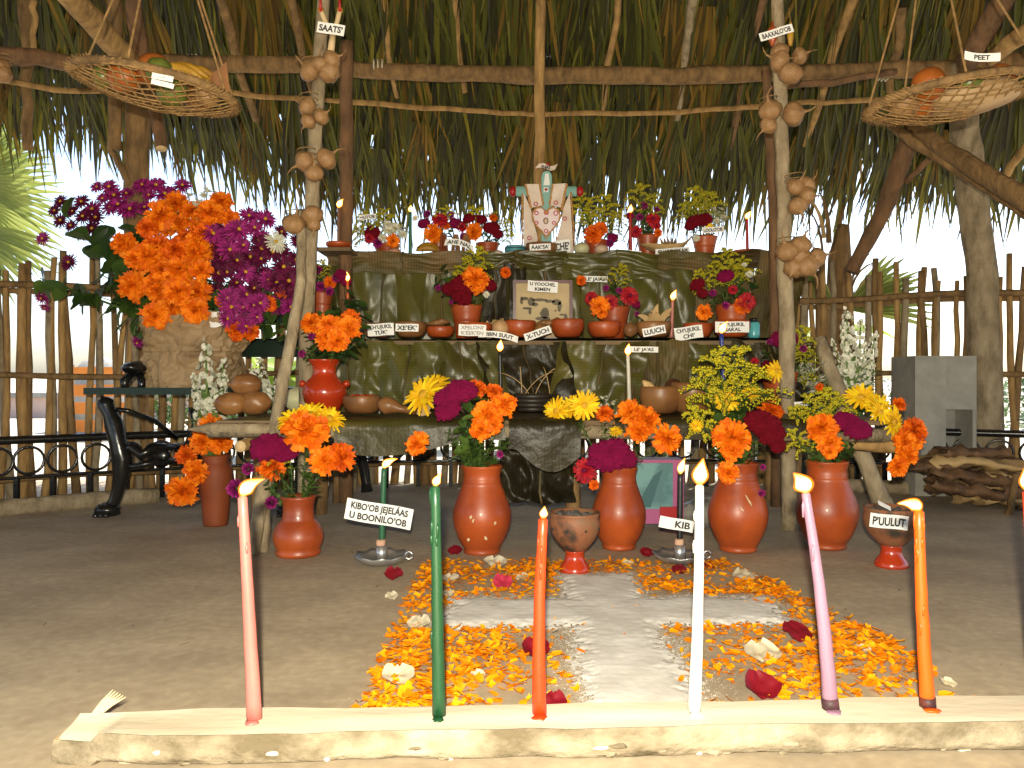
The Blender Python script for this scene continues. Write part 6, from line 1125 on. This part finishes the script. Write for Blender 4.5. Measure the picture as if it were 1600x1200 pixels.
# wooden toys on the right pole
for k, (px, m_, l) in enumerate([(1207, CLAY, 'orange wooden toy top behind the right tilted sign'), (1235, BANANA, 'yellow wooden toy stick behind the right tilted sign')]):
    t = thing('wooden_toy', l, 'toy', P(px, 62, 2.64)); c = P(px, 56, 2.65); g = MB(); g.lathe([(0, -.035), (.006, -.03), (.017 if k == 0 else .010, .0), (.015 if k == 0 else .010, .022), (.005, .03), (.004, .045), (0, .046)], 16, c); g.build('body', m_, t); g = MB(); g.tube([c+Vector((0, 0, .044)), c+Vector((.01*(.5-k), 0, .09))], .0012, 5); g.build('string', JUTE, t)
# baskets
def basket(label, c, rx, ry, tl, rl, depth, ropes, hub):
    t = thing('hanging_basket', label, 'basket', c); M = Matrix.Rotation(tl, 3, 'Y') @ Matrix.Rotation(rl, 3, 'X'); c = Vector(c)
    rim = lambda a: c+M @ Vector((rx*cos(a), ry*sin(a), 0))
    g = MB(); g.tube([rim(2*pi*i/40) for i in range(41)], .011, 9, cap=False, wob=.2); g.build('hoop', BARK, t)
    g = MB()
    for k in range(8): g.tube([rim(2*pi*i/60)+Vector((.012*cos(i*1.3+k*.8), .012*sin(i*1.7+k), .012*sin(i*1.3+k*.8))) for i in range(61)], .0022, 4, cap=False)
    tag(g.build('twine_wrap', JUTE, t), kind='stuff')
    def bot(u, v):
        r = sqrt(u*u+v*v); q = min(1, r); return c+M @ Vector((rx*u, ry*v, 0))-Vector((0, 0, depth*(1-q*q)))+Vector((0, 0, .006*nz((u*4, v*4, 2))))
    for k in range(15):
        u = -1+2*(k+.5)/15; w_ = sqrt(1-u*u)
        for ax in (0, 1):
            g = MB(); g.tube([(bot(u+.04*nz((j*.6, k, ax)), w_*(j/10*2-1)) if ax == 0 else bot(w_*(j/10*2-1), u+.04*nz((j*.6, k, 3)))) for j in range(11)], .0024, 5, cap=False); g.build('net_cord', JUTE, t)
    for k, a in enumerate(ropes):
        e = rim(a); g = MB(); pts = [e.lerp(hub, j/8)+Vector((.002*nz((j, k, 1)), 0, 0)) for j in range(9)]; g.tube(pts, .0034, 6); g.build('rope', JUTE, t)
    return t, bot
LEM = mat('green_fruit', (.14, .17, .03), (.09, .11, .02), 9, .35, .1, 60); ORF = mat('orange_fruit', (.36, .10, .016), (.26, .07, .012), 30, .4, .15, 120)
def infruit(label, bot, u, v, r, m, sq=1.0, cat='fruit', dz=0.0, name='fruit'):
    p = bot(u, v)+Vector((0, 0, r*sq+.004+dz)); t = thing(name, label, cat, p-Vector((0, 0, r*sq))); g = MB(); g.blob(p, (r, r, r*sq), 20, 14, .06, u*9); g.build('skin', m, t); g = MB(); g.blob(p+Vector((0, 0, r*sq*.97)), (.004, .004, .003), 7, 5); g.build('stem_scar', BARK, t)
cL = P(242, 138, 2.25); tL, bL = basket('round net basket of fruit hanging at the upper left', cL, .218, .165, .17, -.04, .05, (pi*.97, pi*1.5, .3, -.25), cL+Vector((-.02, .1, .62)))
infruit('green lime at the far end of the left basket', bL, -.62, -.1, .030, LEM); infruit('large orange in the left basket beside the lime', bL, -.30, -.25, .046, ORF, .9, dz=.0); infruit('orange behind the hoop in the left basket middle', bL, .10, -.35, .044, ORF, .95, dz=.03); infruit('green fruit under the paper strips in left basket', bL, .22, -.52, .036, LEM, dz=.012); infruit('yellow green fruit at the bottom of the left basket', bL, .25, -.1, .042, LEM, .9)
infruit('pale round fruit near the right end of left basket', bL, .66, .0, .034, BULB, .8, 'fruit'); infruit('brown round fruit in the left basket centre back', bL, .45, .35, .040, GOURD)
t = thing('banana_hand', 'bunch of ripe bananas on top of the left basket', 'bananas', bL(.3, .2)+Vector((0, 0, .09)))
for k in range(5): c = bL(.22+.06*k, .1)+Vector((0, .012*k, .115+.008*(k % 2))); g = MB(); g.tube([c+Vector((.075*(j/6-.5)*2, 0, -.03*((j/6-.5)*2)**2)) for j in range(7)], [.004, .010, .014, .015, .014, .010, .004], 9); g.build('banana', BANANA, t)
t = thing('leaf_wedge', 'brown folded leaf wedge standing in the left basket', 'leaf', bL(.78, .1)); c = bL(.70, .0)+Vector((0, 0, .0)); g = MB(); g.add([c+Vector((-.03, 0, .03)), c+Vector((.02, -.01, .03)), c+Vector((.055, 0, .03)), c+Vector((.045, 0, .125)), c+Vector((.012, -.012, .09))], [(0, 1, 4), (1, 2, 3, 4), (0, 4, 3)]); g.build('fold', mat('brown_leaf', (.26, .11, .03), (.17, .07, .02), 8, .6), t, smooth=False)
cR = P(1492, 152, 2.25); tR, bR = basket('round net basket of fruit hanging at the upper right', cR, .232, .17, -.14, -.03, .055, (pi*.95, pi*1.42, pi*.6, -.3), cR+Vector((-.02, .1, .62)))
infruit('orange at the left end of the right basket', bR, -.42, -.30, .044, ORF, 1, dz=.02); infruit('green fruit in the middle of the right basket', bR, .0, -.42, .034, LEM, .9, dz=.02); infruit('orange at the far right of the right basket', bR, .45, -.2, .04, ORF, dz=.02); infruit('half orange lying low in the right basket', bR, -.40, .1, .046, ORF, .7)
infruit('pale fibrous coconut at the left of right basket', bR, -.58, .05, .042, BULB, .8); 
t = thing('gourd_half', 'large pale dry gourd half lying in the right basket', 'gourd', bR(.25, 0)); c = bR(.2, -.05)+Vector((0, 0, .046)); g = MB(); g.blob(c, (.125, .10, .045), 26, 14, .12, 4, Matrix.Rotation(-.16, 3, 'Y')); g.build('shell', mat('dry_gourd', (.46, .32, .18), (.34, .22, .11), 7, .7, .2, 40, stretch=(.4, 1, 1)), t)
